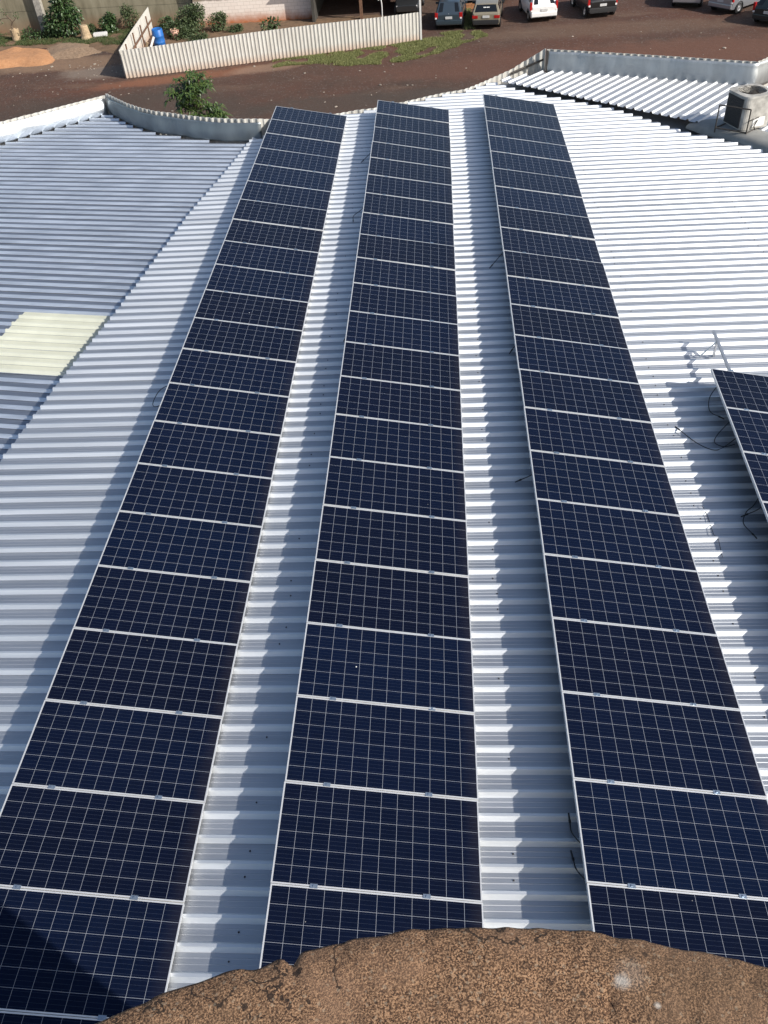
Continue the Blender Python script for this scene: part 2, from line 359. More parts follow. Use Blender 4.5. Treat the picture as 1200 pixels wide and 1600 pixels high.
def add_box(bm, x0, x1, y0, y1, z0, z1, mtx=None, bevel=0.0):
    r = bmesh.ops.create_cube(bm, size=1.0)
    m = Matrix.Translation(((x0+x1)/2, (y0+y1)/2, (z0+z1)/2)) @ Matrix.Diagonal((x1-x0, y1-y0, z1-z0, 1))
    if mtx: m = mtx @ m
    bmesh.ops.transform(bm, matrix=m, verts=r['verts'])
    if bevel:
        es = list({e for v in r['verts'] for e in v.link_edges})
        bmesh.ops.bevel(bm, geom=es, offset=bevel, segments=2, affect='EDGES', profile=0.7)
def add_tube(bm, pts, r, seg=6, closed_caps=True):
    pts = [Vector(p) for p in pts]; rings = []
    radii = r if isinstance(r, (list, tuple)) else [r]*len(pts)
    up0 = Vector((0, 0, 1))
    for i, p in enumerate(pts):
        d = (pts[min(i+1, len(pts)-1)]-pts[max(i-1, 0)]).normalized()
        a = d.cross(up0 if abs(d.z) < 0.95 else Vector((1, 0, 0))).normalized(); b = d.cross(a)
        rings.append([bm.verts.new(p+radii[i]*(math.cos(2*PI*k/seg)*a+math.sin(2*PI*k/seg)*b)) for k in range(seg)])
    for A, B in zip(rings, rings[1:]):
        for k in range(seg): bm.faces.new((A[k], A[(k+1) % seg], B[(k+1) % seg], B[k]))
    if closed_caps:
        bm.faces.new(list(reversed(rings[0]))); bm.faces.new(rings[-1])
def add_lathe(bm, prof, seg=24, center=(0, 0, 0)):
    cx, cy, cz = center; rings = []
    for r, z in prof:
        if r < 1e-5: rings.append([bm.verts.new((cx, cy, cz+z))])
        else: rings.append([bm.verts.new((cx+r*math.cos(2*PI*k/seg), cy+r*math.sin(2*PI*k/seg), cz+z)) for k in range(seg)])
    for A, B in zip(rings, rings[1:]):
        for k in range(seg):
            k2 = (k+1) % seg
            a = [A[0]] if len(A) == 1 else [A[k], A[k2]]
            b = [B[0]] if len(B) == 1 else [B[k2], B[k]]
            if len(a)+len(b) >= 3: bm.faces.new(a+b)
def smooth_path(pts, n=8):
    pts = [Vector(p) for p in pts]; out = []
    P = [pts[0]]+pts+[pts[-1]]
    for i in range(1, len(P)-2):
        for k in range(n):
            t = k/n
            a, b, c, d = P[i-1], P[i], P[i+1], P[i+2]
            out.append(0.5*((2*b)+(c-a)*t+(2*a-5*b+4*c-d)*t*t+(3*b-a-3*c+d)*t**3))
    out.append(pts[-1]); return out

# ------------------------------------------------------------------ ground
GZ = -5.8
def sheet_grid(x0, x1, y0, y1, nx, ny, zf):
    vs = [(x0+(x1-x0)*i/nx, y0+(y1-y0)*j/ny, zf(x0+(x1-x0)*i/nx, y0+(y1-y0)*j/ny)) for j in range(ny+1) for i in range(nx+1)]
    fs = [(j*(nx+1)+i, j*(nx+1)+i+1, (j+1)*(nx+1)+i+1, (j+1)*(nx+1)+i) for j in range(ny) for i in range(nx)]
    return vs, fs
vs, fs = sheet_grid(-320, 320, -320, 320, 4, 4, lambda x, y: GZ)
tag(mesh_obj('ground', vs, fs, MAT['ground']), kind='structure')

def blob(name, outline, h, mat, z=GZ, seed=0, dens=0.25, edge=1.0):
    """a low mound with an irregular outline"""
    xs = [p[0] for p in outline]; ys = [p[1] for p in outline]
    def inside_d(x, y):
        ins = False; dm = 1e9; n = len(outline)
        for i in range(n):
            (xa, ya), (xb, yb) = outline[i], outline[(i+1) % n]
            if (ya > y) != (yb > y) and x < (xb-xa)*(y-ya)/(yb-ya)+xa: ins = not ins
            t = max(0, min(1, ((x-xa)*(xb-xa)+(y-ya)*(yb-ya))/((xb-xa)**2+(yb-ya)**2)))
            dm = min(dm, math.hypot(x-xa-t*(xb-xa), y-ya-t*(yb-ya)))
        return dm if ins else -dm
    nx = int((max(xs)-min(xs)+1.2)/dens); ny = int((max(ys)-min(ys)+1.2)/dens)
    def zf(x, y):
        d = inside_d(x, y)+0.35*noise.noise(Vector((x*1.1, y*1.1, seed)))
        k = max(-0.04, min(1.0, d/edge)); k = k if k < 0 else k*(2-k)
        return z+h*k*(0.8+0.5*noise.noise(Vector((x*0.9+7, y*0.9, seed))))+(0.05*noise.noise(Vector((x*3, y*3, seed))) if k > 0 else -0.02)
    vs, fs = sheet_grid(min(xs)-0.6, max(xs)+0.6, min(ys)-0.6, max(ys)+0.6, max(nx, 3), max(ny, 3), zf)
    return mesh_obj(name, vs, fs, mat, smooth=True)

tag(blob('earth_verge', [(-30, 32.5), (-19, 33), (-16.8, 31.6), (-14.6, 30.6), (-13.8, 33), (-13.6, 37), (-30, 37.5)], 0.07, MAT['verge'], seed=3), kind='structure')
tag(blob('garden_soil', [(-12.4, 26.6), (3.0, 30.4), (3.2, 36), (-13.2, 36.5)], 0.06, MAT['verge'], seed=9), kind='structure')
tag(blob('sand_heap', [(-27, 28.6), (-23.8, 28.7), (-21.2, 29.0), (-18.5, 29.3), (-18.6, 30.9), (-20.0, 32.5), (-21.8, 33.2), (-23.4, 32.4), (-27, 32.0)], 0.34, MAT['sand'], seed=5),
    'low heap of orange sand on the dirt at the far left', 'sand heap')
tag(blob('rubble_heap', [(-20.0, 32.6), (-19.0, 30.2), (-17.2, 30.4), (-15.9, 31.2), (-17.3, 33.2), (-19.0, 33.9)], 0.24, MAT['rubble'], seed=6),
    'flat pale heap of rubble right of the orange sand', 'rubble heap')

# ------------------------------------------------------------------ warehouse: roofs
ware = thing('warehouse', 'warehouse under the solar rows with ribbed silver metal roofs and a curved parapet', 'building')
PER = 0.257
def interp(tab, t):
    if t <= tab[0][0]: (a, b), (c, d) = tab[0], tab[1]
    elif t >= tab[-1][0]: (a, b), (c, d) = tab[-2], tab[-1]
    else:
        for (a, b), (c, d) in zip(tab, tab[1:]):
            if a <= t <= c: break
    return b+(d-b)*(t-a)/(c-a)
EDGE = [(-14.33, -2.53), (-12.31, -2.30), (-10.79, -2.05), (-9.43, -1.86), (-5.56, -1.39), (-3.23, -0.97), (-0.75, -0.62)]      # y -> x of the main roof's left edge
FRONT = [(-0.62, -1.05), (0.5, -0.5), (1.85, 0.33), (2.61, 0.53), (3.44, 0.93), (4.44, 1.46), (5.13, 1.72), (5.76, 2.27), (6.15, 2.6), (7.4, 3.0)]       # x -> y
STAIR = [(-12.2, 20.6), (-3.59, 11.98), (-2.89, 11.25), (-2.39, 10.6), (-1.78, 10.1), (-1.06, 9.59), (-0.34, 9.04), (0.42, 8.12), (1.11, 7.14), (1.89, 6.40), (2.35, 6.0)]   # y -> x
ARC = [(-5.42, 1.7), (-4.99, 1.22), (-4.53, 0.70), (-4.05, 0.28), (-3.53, -0.10), (-2.99, -0.33), (-2.47, -0.60), (-1.94, -0.83), (-1.38, -1.0), (-0.89, -1.10), (-0.40, -1.12)]
LPAR = [(-16.0, -6.19), (-7.95, -0.2), (-5.42, 1.70)]

PROFILE = [(0.0, 0.0), (0.036, 0.046), (0.066, 0.046), (0.096, 0.0), (0.150, 0.0), (0.156, 0.0035), (0.162, 0.0), (0.205, 0.0), (0.211, 0.0035), (0.217, 0.0), (PER, 0.0)]
def ribbed(name, mat, O, U, V, vrange, inside, urange, z, parent, wav=0.003, seg=0.45, seed=0.0, slope=0.0):
    """trapezoidal sheets: ribs run along U, repeat along V; every rib is cut square where inside() ends"""
    O, U, V = Vector(O), Vector(U).normalized(), Vector(V).normalized()
    vs, fs = [], []
    k0, k1 = math.floor(vrange[0]/PER), math.ceil(vrange[1]/PER)
    for k in range(k0, k1):
        vc = (k+0.3)*PER
        us = [urange[0]+0.02*i for i in range(int((urange[1]-urange[0])/0.02))]
        ok = [u for u in us if inside(*(O+u*U+vc*V).xy)]
        if len(ok) < 5: continue
        a, b = ok[0], ok[-1]+random.uniform(0, 0.012)
        n = max(2, int((b-a)/seg))
        lap = 0.0025 if (k//4) % 2 else 0.0
        base = len(vs); m = len(PROFILE)
        for i in range(n+1):
            u = a+(b-a)*i/n
            for (dv, dz) in PROFILE:
                P = O+u*U+(k*PER+dv)*V
                q = noise.noise(Vector((P.x*0.55, P.y*0.8, seed)))+0.5*noise.noise(Vector((P.x*1.6, P.y*1.2, seed+4)))
                sag = wav*q
                vs.append((P.x, P.y, z+dz+sag+lap+slope*(k*PER)))
        for i in range(n):
            for j in range(m-1):
                p = base+i*m+j
                fs.append((p, p+m, p+m+1, p+1))
    o = mesh_obj(name, vs, fs, mat, parent)
    nj = len(PROFILE)-1
    for i, p in enumerate(o.data.polygons): p.material_index = 1 if i % nj >= 3 else 0      # second slot paints rib shading: flat pans get the darker tone
    return o

def in_main(x, y):
    if y < -30 or x > 26: return False
    if x < interp(EDGE, y): return False
    if y > interp(FRONT, x) and x < 7.4: return False
    if y > -12 and x > interp(STAIR, y): return False
    return y < 2.4
PHASE = -15.532-0.042
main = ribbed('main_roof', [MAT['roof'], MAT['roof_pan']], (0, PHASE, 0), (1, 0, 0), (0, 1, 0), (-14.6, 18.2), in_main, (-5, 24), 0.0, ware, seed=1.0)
YAWL = math.radians(-8.7)
UL, VL = (math.cos(YAWL), math.sin(YAWL), 0), (-math.sin(YAWL), math.cos(YAWL), 0)
ZL = -0.145
def in_left(x, y):
    if y < -30: return False
    if x > interp(EDGE, y)+0.35: return False
    if y > interp(LPAR, x)-0.03: return False
    if x > -5.42 and y > interp(ARC, x)-0.03: return False
    return True
SKY_U, SKY_V = (-2.98, -0.5), (-10.72, -8.66)
OL = Vector((0.0, -2.02, 0))
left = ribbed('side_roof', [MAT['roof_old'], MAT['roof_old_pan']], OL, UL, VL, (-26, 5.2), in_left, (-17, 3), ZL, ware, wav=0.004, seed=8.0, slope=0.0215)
# skylight sheets, same ribs, laid over the steel
def in_sky(x, y):
    p = Vector((x, y, 0))-OL; u = p.dot(Vector(UL))
    return SKY_U[0] < u and x < interp(EDGE, y)+0.3
k0 = math.floor((-9.0)/PER)
skyl = ribbed('skylight_sheet', [MAT['frp'], MAT['frp_pan']], OL, UL, VL, (-10.02, -8.22), in_sky, (-6, 2), ZL+0.012, ware, wav=0.004, seed=3.0, slope=0.0215)
tag(skyl, 'pale yellow translucent roof sheet')
# wing roof
UW = Vector((0.656, 0.755, 0)); VW = Vector((0.755, -0.656, 0))
L0 = Vector((6.12, 2.11, 0))
def in_wing(x, y):
    p = Vector((x, y, 0))-L0
    if p.dot(UW) < 0: return False
    if y > 2.95+(x-7.71)*(0.48-2.95)/(13.06-7.71): return False
    if x < 7.75 and y > 2.25+(x-6.12)*0.36: return False
    return x < 17
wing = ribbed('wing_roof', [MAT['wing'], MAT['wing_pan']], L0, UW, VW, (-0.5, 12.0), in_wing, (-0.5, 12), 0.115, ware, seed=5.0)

# screws on the purlin lines of the main roof
bm = bmesh.new()
for xp in (0.55+2.8, 2.35, 4.95, 7.75, 10.6, 13.4):
    for k in range(-54, 70):
        if random.random() < 0.45: continue
        y = PHASE+k*PER+0.185; x = xp+random.uniform(-0.03, 0.03)
        if in_main(x, y): add_lathe(bm, [(0.0, 0.012), (0.007, 0.011), (0.011, 0.002)], 6, (x, y, 0.001))
bm_obj('roof_screws', bm, MAT['screw'], ware)['kind'] = 'stuff'

def strip(name, path, mat, parent, lean=0.0, belly=0.0, wav=0.0, seed=0, thick=0.012, nz=3, seg=0.12, rib=0.0, period=0.2):
    """standing sheet along a path of (x, y, z_bottom, z_top); rib > 0 gives trapezoidal corrugation"""
    dense = []
    for A, B in zip(path, path[1:]):
        L = math.hypot(B[0]-A[0], B[1]-A[1]); n = max(1, int(L/seg))
        dense += [[A[i]+(B[i]-A[i])*k/n for i in range(4)] for k in range(n)]
    dense.append(list(path[-1]))
    vs, fs = [], []; s = 0.0
    for i, p in enumerate(dense):
        a, b = dense[max(0, i-1)], dense[min(len(dense)-1, i+1)]
        d = Vector((b[0]-a[0], b[1]-a[1])).normalized(); nrm = Vector((-d.y, d.x))
        if i: s += math.hypot(p[0]-dense[i-1][0], p[1]-dense[i-1][1])
        off = 0.0
        if rib:
            t = (s % period)/period
            off = rib*max(0, min(1, (0.5-abs(t-0.5)-0.12)/0.16))
        for j in range(nz+1):
            k = j/nz; z = p[2]+(p[3]-p[2])*k
            q = wav*(noise.noise(Vector((s*1.6, k*1.2, seed)))+0.5*noise.noise(Vector((s*5, k*2, seed+3)))) if wav else 0
            zz = z+(wav*0.8*noise.noise(Vector((s*2.2, 9, seed))) if (wav and j == 0) else 0)
            vs.append((p[0]+nrm.x*(off+q+lean*k+belly*math.sin(PI*min(1, k*1.15))), p[1]+nrm.y*(off+q+lean*k+belly*math.sin(PI*min(1, k*1.15))), zz))
    m = nz+1
    for i in range(len(dense)-1):
        for j in range(nz): fs.append((i*m+j, (i+1)*m+j, (i+1)*m+j+1, i*m+j+1))
    o = mesh_obj(name, vs, fs, mat, parent, smooth=not rib)
    sm = o.modifiers.new('sheet', 'SOLIDIFY'); sm.thickness = thick; sm.offset = 0.0
    return o

TOPZ = [(-0.40, 0.45), (0.2, 0.26), (1.2, 0.09), (1.85, 0.05), (5.1, 0.05), (5.76, 0.08), (6.15, 0.12), (6.53, 0.20), (6.91, 0.35), (7.49, 0.70)]
wallpath = [(x, y+0.05, GZ, 0.47) for x, y in ARC[:-1]]
fr = [(-0.40, -1.05), (0.5, -0.46), (1.85, 0.38), (2.61, 0.58), (3.44, 0.98), (4.44, 1.51), (5.13, 1.77), (5.76, 2.32), (6.15, 2.64), (6.53, 2.84), (6.91, 3.02), (7.49, 2.90)]
fr = [(p.x, p.y) for p in smooth_path([(x, y, 0) for x, y in fr[:-2]], 5)]+fr[-2:]
wallpath += [(x, y, GZ, interp(TOPZ, x)) for x, y in fr]
strip('facade_wall', wallpath, MAT['cream'], ware, rib=0.035, period=0.19, seg=0.0238, nz=1)
# inner flashing of the curved parapet, left parapet, wing parapet
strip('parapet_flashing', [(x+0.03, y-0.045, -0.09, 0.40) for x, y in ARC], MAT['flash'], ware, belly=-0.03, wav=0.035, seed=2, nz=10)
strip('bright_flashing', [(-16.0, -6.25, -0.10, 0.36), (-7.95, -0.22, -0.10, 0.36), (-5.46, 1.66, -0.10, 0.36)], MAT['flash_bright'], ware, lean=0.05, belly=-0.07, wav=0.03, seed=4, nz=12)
strip('side_wall', [(-16.0, -6.16, GZ, 0.42), (-7.95, -0.13, GZ, 0.42), (-5.44, 1.77, GZ, 0.42)], MAT['cream'], ware, rib=0.03, period=0.2, seg=0.04, nz=1)
WPAR = [(7.50, 2.80), (8.33, 2.48), (10.0, 1.80), (11.6, 1.12), (12.88, 0.58), (13.3, 0.98), (16.5, 4.0)]
strip('wing_flashing', [(x, y, 0.02, 0.66) for x, y in WPAR], MAT['flash_wing'], ware, belly=-0.03, wav=0.04, seed=7, nz=8)
strip('wing_wall', [(x+0.03, y+0.09, GZ, 0.68) for x, y in WPAR], MAT['cream'], ware, rib=0.03, period=0.2, seg=0.04, nz=1)
bm = bmesh.new()
add_box(bm, -0.03, 0.03, -0.02, 0.02, 0.0, 0.68, Matrix.Translation((7.53, 2.76, 0)))
add_tube(bm, [(7.44, 2.86, 0.42), (6.95, 2.95, 0.22), (6.5, 2.76, 0.12)], 0.03, 6)
bm_obj('parapet_post', bm, MAT['steel_dark'], ware)
# wing parapet gutter behind the sheet ends
vs = []; fs = []
for i, (x, y) in enumerate(WPAR[:5]): vs += [(x-0.32, y-0.5, 0.035), (x, y, 0.04)]
for i in range(4): fs.append((2*i, 2*i+2, 2*i+3, 2*i+1))
mesh_obj('box_gutter', vs, fs, MAT['gutter'], ware)
# valley gutter between main roof and wing
vs = []; fs = []
G1 = [(5.6, 2.1), (6.2, 1.6), (7.0, 0.9), (8.0, 0.2), (8.9, -0.6), (9.5, -1.3), (10.0, -2.0), (10.5, -2.6), (11.1, -3.2), (11.8, -3.9), (14, -6.2), (17, -9.2)]
G2 = [(6.4, 2.7), (6.9, 2.3), (7.5, 1.5), (8.5, 0.6), (9.5, -0.3), (10.1, -0.8), (10.7, -1.3), (11.3, -1.8), (11.9, -2.4), (12.6, -3.1), (15, -5.4), (18, -8.4)]
for (a, b), (c, d) in zip(G1, G2):
    for k in range(5):
        t = k/4; vs.append((a+(c-a)*t, b+(d-b)*t, -0.03-0.09*math.sin(PI*t)+0.012*noise.noise(Vector((a*2, t*3, 1)))))
for i in range(len(G1)-1):
    for k in range(4): fs.append((i*5+k, i*5+5+k, i*5+6+k, i*5+k+1))
mesh_obj('valley_gutter', vs, fs, MAT['gutter'], ware, smooth=True)
# raised curb under the condenser
bm = bmesh.new(); prof = [(-0.06, -0.05), (-0.03, 0.10), (0.06, 0.175), (0.20, 0.20), (0.42, 0.21), (0.60, 0.18), (0.68, 0.05)]
curbline = [(10.60, -1.90), (10.94, -2.28), (11.31, -2.72), (11.70, -3.26), (12.06, -3.80), (13.5, -5.7), (16, -8.9)]
rings = []
for i, (x, y) in enumerate(curbline):
    d = Vector(curbline[min(i+1, len(curbline)-1)])-Vector(curbline[max(i-1, 0)]); d.normalize(); nrm = Vector((-d.y, d.x))
    e = 0.35 if i == 0 else 1.0
    rings.append([bm.verts.new((x+nrm.x*a*(0.6 if i == 0 else 1), y+nrm.y*a*(0.6 if i == 0 else 1), z*e+0.012*noise.noise(Vector((x*4, a*5, 0))))) for a, z in prof])
for A, B in zip(rings, rings[1:]):
    for k in range(len(prof)-1): bm.faces.new((A[k], B[k], B[k+1], A[k+1]))
bm.faces.new(list(reversed(rings[0])))
bm_obj('roof_curb', bm, MAT['curb'], ware, smooth=True)

# ------------------------------------------------------------------ solar panels
PW, PD, PITCH = 1.956, 1.004, 1.012
TILT = 0.18219
ZHI = 0.10+PW*math.sin(TILT)
def frame_mesh():
    bm = bmesh.new(); L = 0.013; H = 0.038
    add_box(bm, 0, PW, -L, 0, -H, 0); add_box(bm, 0, PW, -PD, -PD+L, -H, 0)
    add_box(bm, 0, L, -PD+L, -L, -H, 0); add_box(bm, PW-L, PW, -PD+L, -L, -H, 0)
    me = bpy.data.meshes.new('frame'); bm.normal_update(); bm.to_mesh(me); bm.free(); me.materials.append(MAT['alu'])
    return me
def glass_mesh():
    bm = bmesh.new(); L = 0.013
    add_box(bm, L, PW-L, -PD+L, -L, -0.009, -0.0025)
    me = bpy.data.meshes.new('glass'); bm.normal_update(); bm.to_mesh(me); bm.free(); me.materials.append(MAT['glass_pv'])
    return me
def box_mesh_jb():
    bm = bmesh.new(); add_box(bm, 0.05, 0.17, -0.56, -0.44, -0.034, -0.010, bevel=0.004)
    me = bpy.data.meshes.new('junction_box'); bm.normal_update(); bm.to_mesh(me); bm.free(); me.materials.append(MAT['blacktrim'])
    return me
FM, GM, JM = frame_mesh(), glass_mesh(), box_mesh_jb()
ORD = ['farthest', 'second', 'third', 'fourth', 'fifth', 'sixth', 'seventh', 'eighth', 'ninth', 'tenth', 'eleventh', 'twelfth', 'thirteenth', 'fourteenth',
       'fifteenth', 'sixteenth', 'seventeenth', 'eighteenth', 'nineteenth', 'twentieth', 'twenty-first', 'twenty-second', 'twenty-third']
ROWS = [('left long row', -0.0835, -0.0905, 23, 0.0), ('middle long row', 2.7101, -0.0428, 22, 0.0), ('right long row', 5.5477, 0.0, 22, 0.0), ('short right hand row', 8.474, -13.292, 9, -0.0227)]
for rn, x0, y0, n, yaw in ROWS:
    grp = 'solar panels of the '+rn
    rowm = Matrix.Translation((x0, y0, ZHI)) @ Matrix.Rotation(yaw, 4, 'Z')
    tm = rowm @ Matrix.Rotation(TILT, 4, 'Y')
    for i in range(n):
        if i == 0: lab = 'navy solar panel at the far end of the '+rn
        else: lab = 'navy solar panel, '+ORD[i]+' from the far end of the '+rn
        p = thing('solar_panel', lab, 'solar panel', group=grp)
        j = Matrix.Rotation(random.gauss(0, 0.0022), 4, 'Y') @ Matrix.Rotation(random.gauss(0, 0.0022), 4, 'X')
        p.matrix_world = tm @ Matrix.Translation((random.gauss(0, 0.0025), -i*PITCH, random.gauss(0, 0.0012))) @ j
        link(bpy.data.objects.new('frame', FM), p); link(bpy.data.objects.new('glass', GM), p); link(bpy.data.objects.new('junction_box', JM), p)
        if (rn, i) in (('left long row', 10), ('middle long row', 18)):
            bmx = bmesh.new(); add_lathe(bmx, [(0, 0.002), (0.005, 0.0015), (0.008, 0)], 8, (0.93 if i == 10 else 0.62, -0.62 if i == 10 else -0.55, -0.0024)); bm_obj('bird_dropping', bmx, MAT['white'], p)
    # the rack: two rails along the row, brackets down to the roof ribs, clamps in the joints
    rk = thing('mounting_rack', 'aluminium rails and brackets carrying the panels of the '+rn, 'mounting rack')
    rk.matrix_world = rowm
    ct, st = math.cos(TILT), math.sin(TILT)
    ext = 1.25 if n == 9 else 0.03
    for q, off in enumerate((0.40, 1.46)):
        if n == 9: off = 0.33 if q == 0 else 1.5
        zx = -off*st-0.06
        bm = bmesh.new(); add_box(bm, off*ct-0.02, off*ct+0.02, -n*PITCH+0.0, ext, zx-0.022, zx+0.020, bevel=0.003)
        rl = bm_obj('rail', bm, MAT['rail'], rk)
        for i in range(0, n+1):
            bm = bmesh.new(); tmx = Matrix.Rotation(TILT, 4, 'Y')
            yc = -i*PITCH+0.010
            o2 = off+random.uniform(-0.03, 0.03)
            add_box(bm, o2-0.035, o2+0.035, yc-0.020, yc+0.020, 0.0, 0.005, tmx)
            add_box(bm, o2-0.008, o2+0.008, yc-0.008, yc+0.008, 0.005, 0.014, tmx)
            bm_obj('clamp', bm, MAT['clamp'], rl)
        for i in range(0, n*PITCH.__ceil__()//2+1 if False else int(n*PITCH/2.0)+1):
            y = -i*2.0-0.35 if not (n == 9 and i == 0) else 0.95
            zr = -(ZHI)+0.040
            bm = bmesh.new()
            if q == 0:
                add_box(bm, off*ct-0.024, off*ct-0.020, y-0.02, y+0.02, zr, zx+0.02)
                add_box(bm, off*ct-0.09, off*ct-0.024, y-0.03, y+0.03, zr, zr+0.006)
                add_box(bm, off*ct-0.012, off*ct+0.012, y-0.004, y+0.004, zr, zx)
                if n == 9 and i == 0:
                  Mx = Matrix.Translation((off*ct-0.02, y, zx-0.02)) @ Matrix.Rotation(math.radians(38), 4, 'Y')
                  add_box(bm, -0.004, 0.004, -0.015, 0.015, -(zx-0.02-zr)/math.cos(math.radians(38))*1.0, 0, Mx)
            else:
                add_box(bm, off*ct-0.026, off*ct-0.020, y-0.02, y+0.02, zr, zx+0.015)
                add_box(bm, off*ct-0.08, off*ct-0.026, y-0.03, y+0.03, zr, zr+0.006)
            bm_obj('bracket', bm, MAT['rail'], rk)

# cables hanging out of the rows
def cable(label, pts, plug=True, r=0.0065, group='loose black panel cables'):
    t = thing('cable', label, 'cable', group=group)
    sp = smooth_path(pts, 7)
    bm = bmesh.new(); add_tube(bm, sp, r, 6); bm_obj('lead', bm, MAT['cable'], t, True)
    if plug:
        a, b = sp[-2], sp[-1]; d = (b-a).normalized()
        bm = bmesh.new(); add_tube(bm, [b, b+d*0.03, b+d*0.032, b+d*0.10], [0.012, 0.013, 0.010, 0.008], 8); bm_obj('connector', bm, MAT['cable'], t)
    return t
zc = 0.055
cable('thin black cable loop bulging out beside the left long row', [(0.05, -13.15, 0.38), (-0.25, -13.2, 0.30), (-0.36, -13.42, 0.20), (-0.25, -13.62, 0.25), (0.05, -13.6, 0.37)], False)
cable('black cable end at the far part of the middle row', [(2.85, -3.1, 0.36), (2.62, -3.18, 0.18), (2.48, -3.25, 0.08)])
cable('bent black cable hook left of the middle row', [(2.85, -6.3, 0.36), (2.60, -6.35, 0.16), (2.44, -6.42, 0.07), (2.44, -6.62, 0.06)])
cable('short black plug beside the middle row about halfway', [(2.85, -11.3, 0.36), (2.72, -11.36, 0.2), (2.64, -11.42, 0.08)])
cable('black cable hanging in shade at the far part of the right long row', [(5.7, -8.7, 0.36), (5.5, -8.8, 0.17), (5.36, -8.93, 0.07)])
cable('black plug lying left of the right long row about halfway', [(5.75, -11.8, 0.36), (5.64, -11.9, 0.18), (5.54, -12.0, 0.08)])
cable('straight black cable end left of the right long row near its ninth joint', [(5.75, -15.28, 0.36), (5.62, -15.33, 0.16), (5.44, -15.35, 0.06)])
cable('upper of two black plugs close together at the near end of the right long row', [(5.75, -20.95, 0.36), (5.62, -20.8, 0.2), (5.53, -20.62, 0.09), (5.52, -20.5, 0.08)])
cable('lower of two black plugs close together at the near end of the right long row', [(5.75, -21.3, 0.36), (5.62, -21.15, 0.2), (5.53, -20.98, 0.09), (5.51, -20.88, 0.08)])
cable('short black cable arc beside the top of the short row', [(8.6, -13.5, 0.36), (8.44, -13.62, 0.15), (8.40, -13.85, 0.06), (8.50, -13.98, 0.05)])
cable('long black cable trailing left over the ribs from the short row', [(8.62, -14.75, 0.36), (8.42, -14.72, 0.07), (8.25, -14.78, 0.05), (8.05, -14.62, 0.05), (7.86, -14.3, 0.055)])
cable('small black cable loop beside the second panel of the short row', [(8.62, -14.35, 0.36), (8.40, -14.42, 0.08), (8.30, -14.6, 0.05), (8.40, -14.72, 0.06), (8.55, -14.72, 0.1)], False)
cable('curling black cable dropping from the near part of the short row', [(8.60, -15.9, 0.36), (8.48, -16.0, 0.10), (8.36, -16.1, 0.06), (8.27, -16.3, 0.05), (8.33, -16.5, 0.05)])
cable('straight black cable end sticking out of the near part of the short row', [(8.62, -16.1, 0.30), (8.5, -16.12, 0.13), (8.36, -16.16, 0.08)])
cable('thin dark wire lying slack on the roof between right long row and short row', [(7.82, -15.95, 0.045), (7.85, -16.15, 0.03), (7.84, -16.5, 0.05), (7.88, -16.56, 0.04), (7.86, -16.9, 0.03)], False, 0.004)

# ------------------------------------------------------------------ condenser unit on the curb
ac = thing('condenser_unit', 'old ivory air conditioner condenser with top fan on the roof curb', 'air conditioner', (11.86, -2.42, 0.21), math.radians(20))
def rsq(a, r, n=6, xo=0, yo=0):
    out = []
    for cx, cy, s in ((a-r, -a+r, -PI/2), (a-r, a-r, 0), (-a+r, a-r, PI/2), (-a+r, -a+r, PI)):
        for k in range(n+1):
            t = s+PI/2*k/n; out.append((cx+r*math.cos(t), cy+r*math.sin(t)))
    return out
A = 0.41; H = 0.76
base = rsq(A, 0.17)
bm = bmesh.new()
def loop_tube(loops):
    R = [[bm.verts.new((x, y, z)) for x, y in pts] for pts, z in loops]
    for a, b in zip(R, R[1:]):
        n = len(a)
        for k in range(n): bm.faces.new((a[k], a[(k+1) % n], b[(k+1) % n], b[k]))
    return R
circ = lambda r: [(r*math.cos(math.atan2(y, x)), r*math.sin(math.atan2(y, x))) for x, y in base]
R = loop_tube([(base, 0.0), (base, H-0.05), (rsq(A+0.012, 0.18), H-0.05), (rsq(A+0.012, 0.18), H), (circ(0.335), H+0.012), (circ(0.315), H-0.01), (circ(0.31), H-0.16), (circ(0.02), H-0.17)])
bm.faces.new(list(reversed(R[0])))
bm_obj('casing', bm, MAT['ac_body'], ac)
bm = bmesh.new()
add_box(bm, -A-0.006, -A+0.01, -A+0.11, A-0.11, 0.03, H-0.07)
for k in range(16):
    z = 0.05+k*0.041; add_box(bm, -A-0.014, -A-0.004, -A+0.12, A-0.12, z, z+0.010)
bm_obj('coil_grille', bm, MAT['ac_dark'], ac)
bm = bmesh.new(); add_box(bm, A-0.008, A+0.006, -A+0.13, A-0.13, 0.03, H-0.07)
bm_obj('side_louvre', bm, plain('grey louvre', (0.16, 0.15, 0.135), 0.7, 0, 0.3, 12), ac)  # darker grey face on the right side
bm = bmesh.new()
add_lathe(bm, [(0.0, 0.02), (0.07, 0.02), (0.075, -0.05)], 12, (0, 0, H-0.07))
for k in range(4):
    add_box(bm, 0.06, 0.29, -0.06, 0.06, -0.004, 0.004, Matrix.Translation((0, 0, H-0.09)) @ Matrix.Rotation(k*PI/2+0.4, 4, 'Z') @ Matrix.Rotation(0.45, 4, 'X'))
bm_obj('fan', bm, MAT['steel_dark'], ac)
bm = bmesh.new()
for r in (0.08, 0.14, 0.20, 0.26, 0.31):
    add_tube(bm, [(r*math.cos(2*PI*k/24), r*math.sin(2*PI*k/24), H+0.014) for k in range(25)], 0.004, 4, False)
for k in range(8): add_tube(bm, [(0.04*math.cos(k*PI/4), 0.04*math.sin(k*PI/4), H+0.02), (0.325*math.cos(k*PI/4), 0.325*math.sin(k*PI/4), H+0.014)], 0.004, 4)
bm_obj('fan_guard', bm, MAT['steel_dark'], ac)
bm = bmesh.new()      # white plate painting in a lit patch; pipe elbow low on the pale face
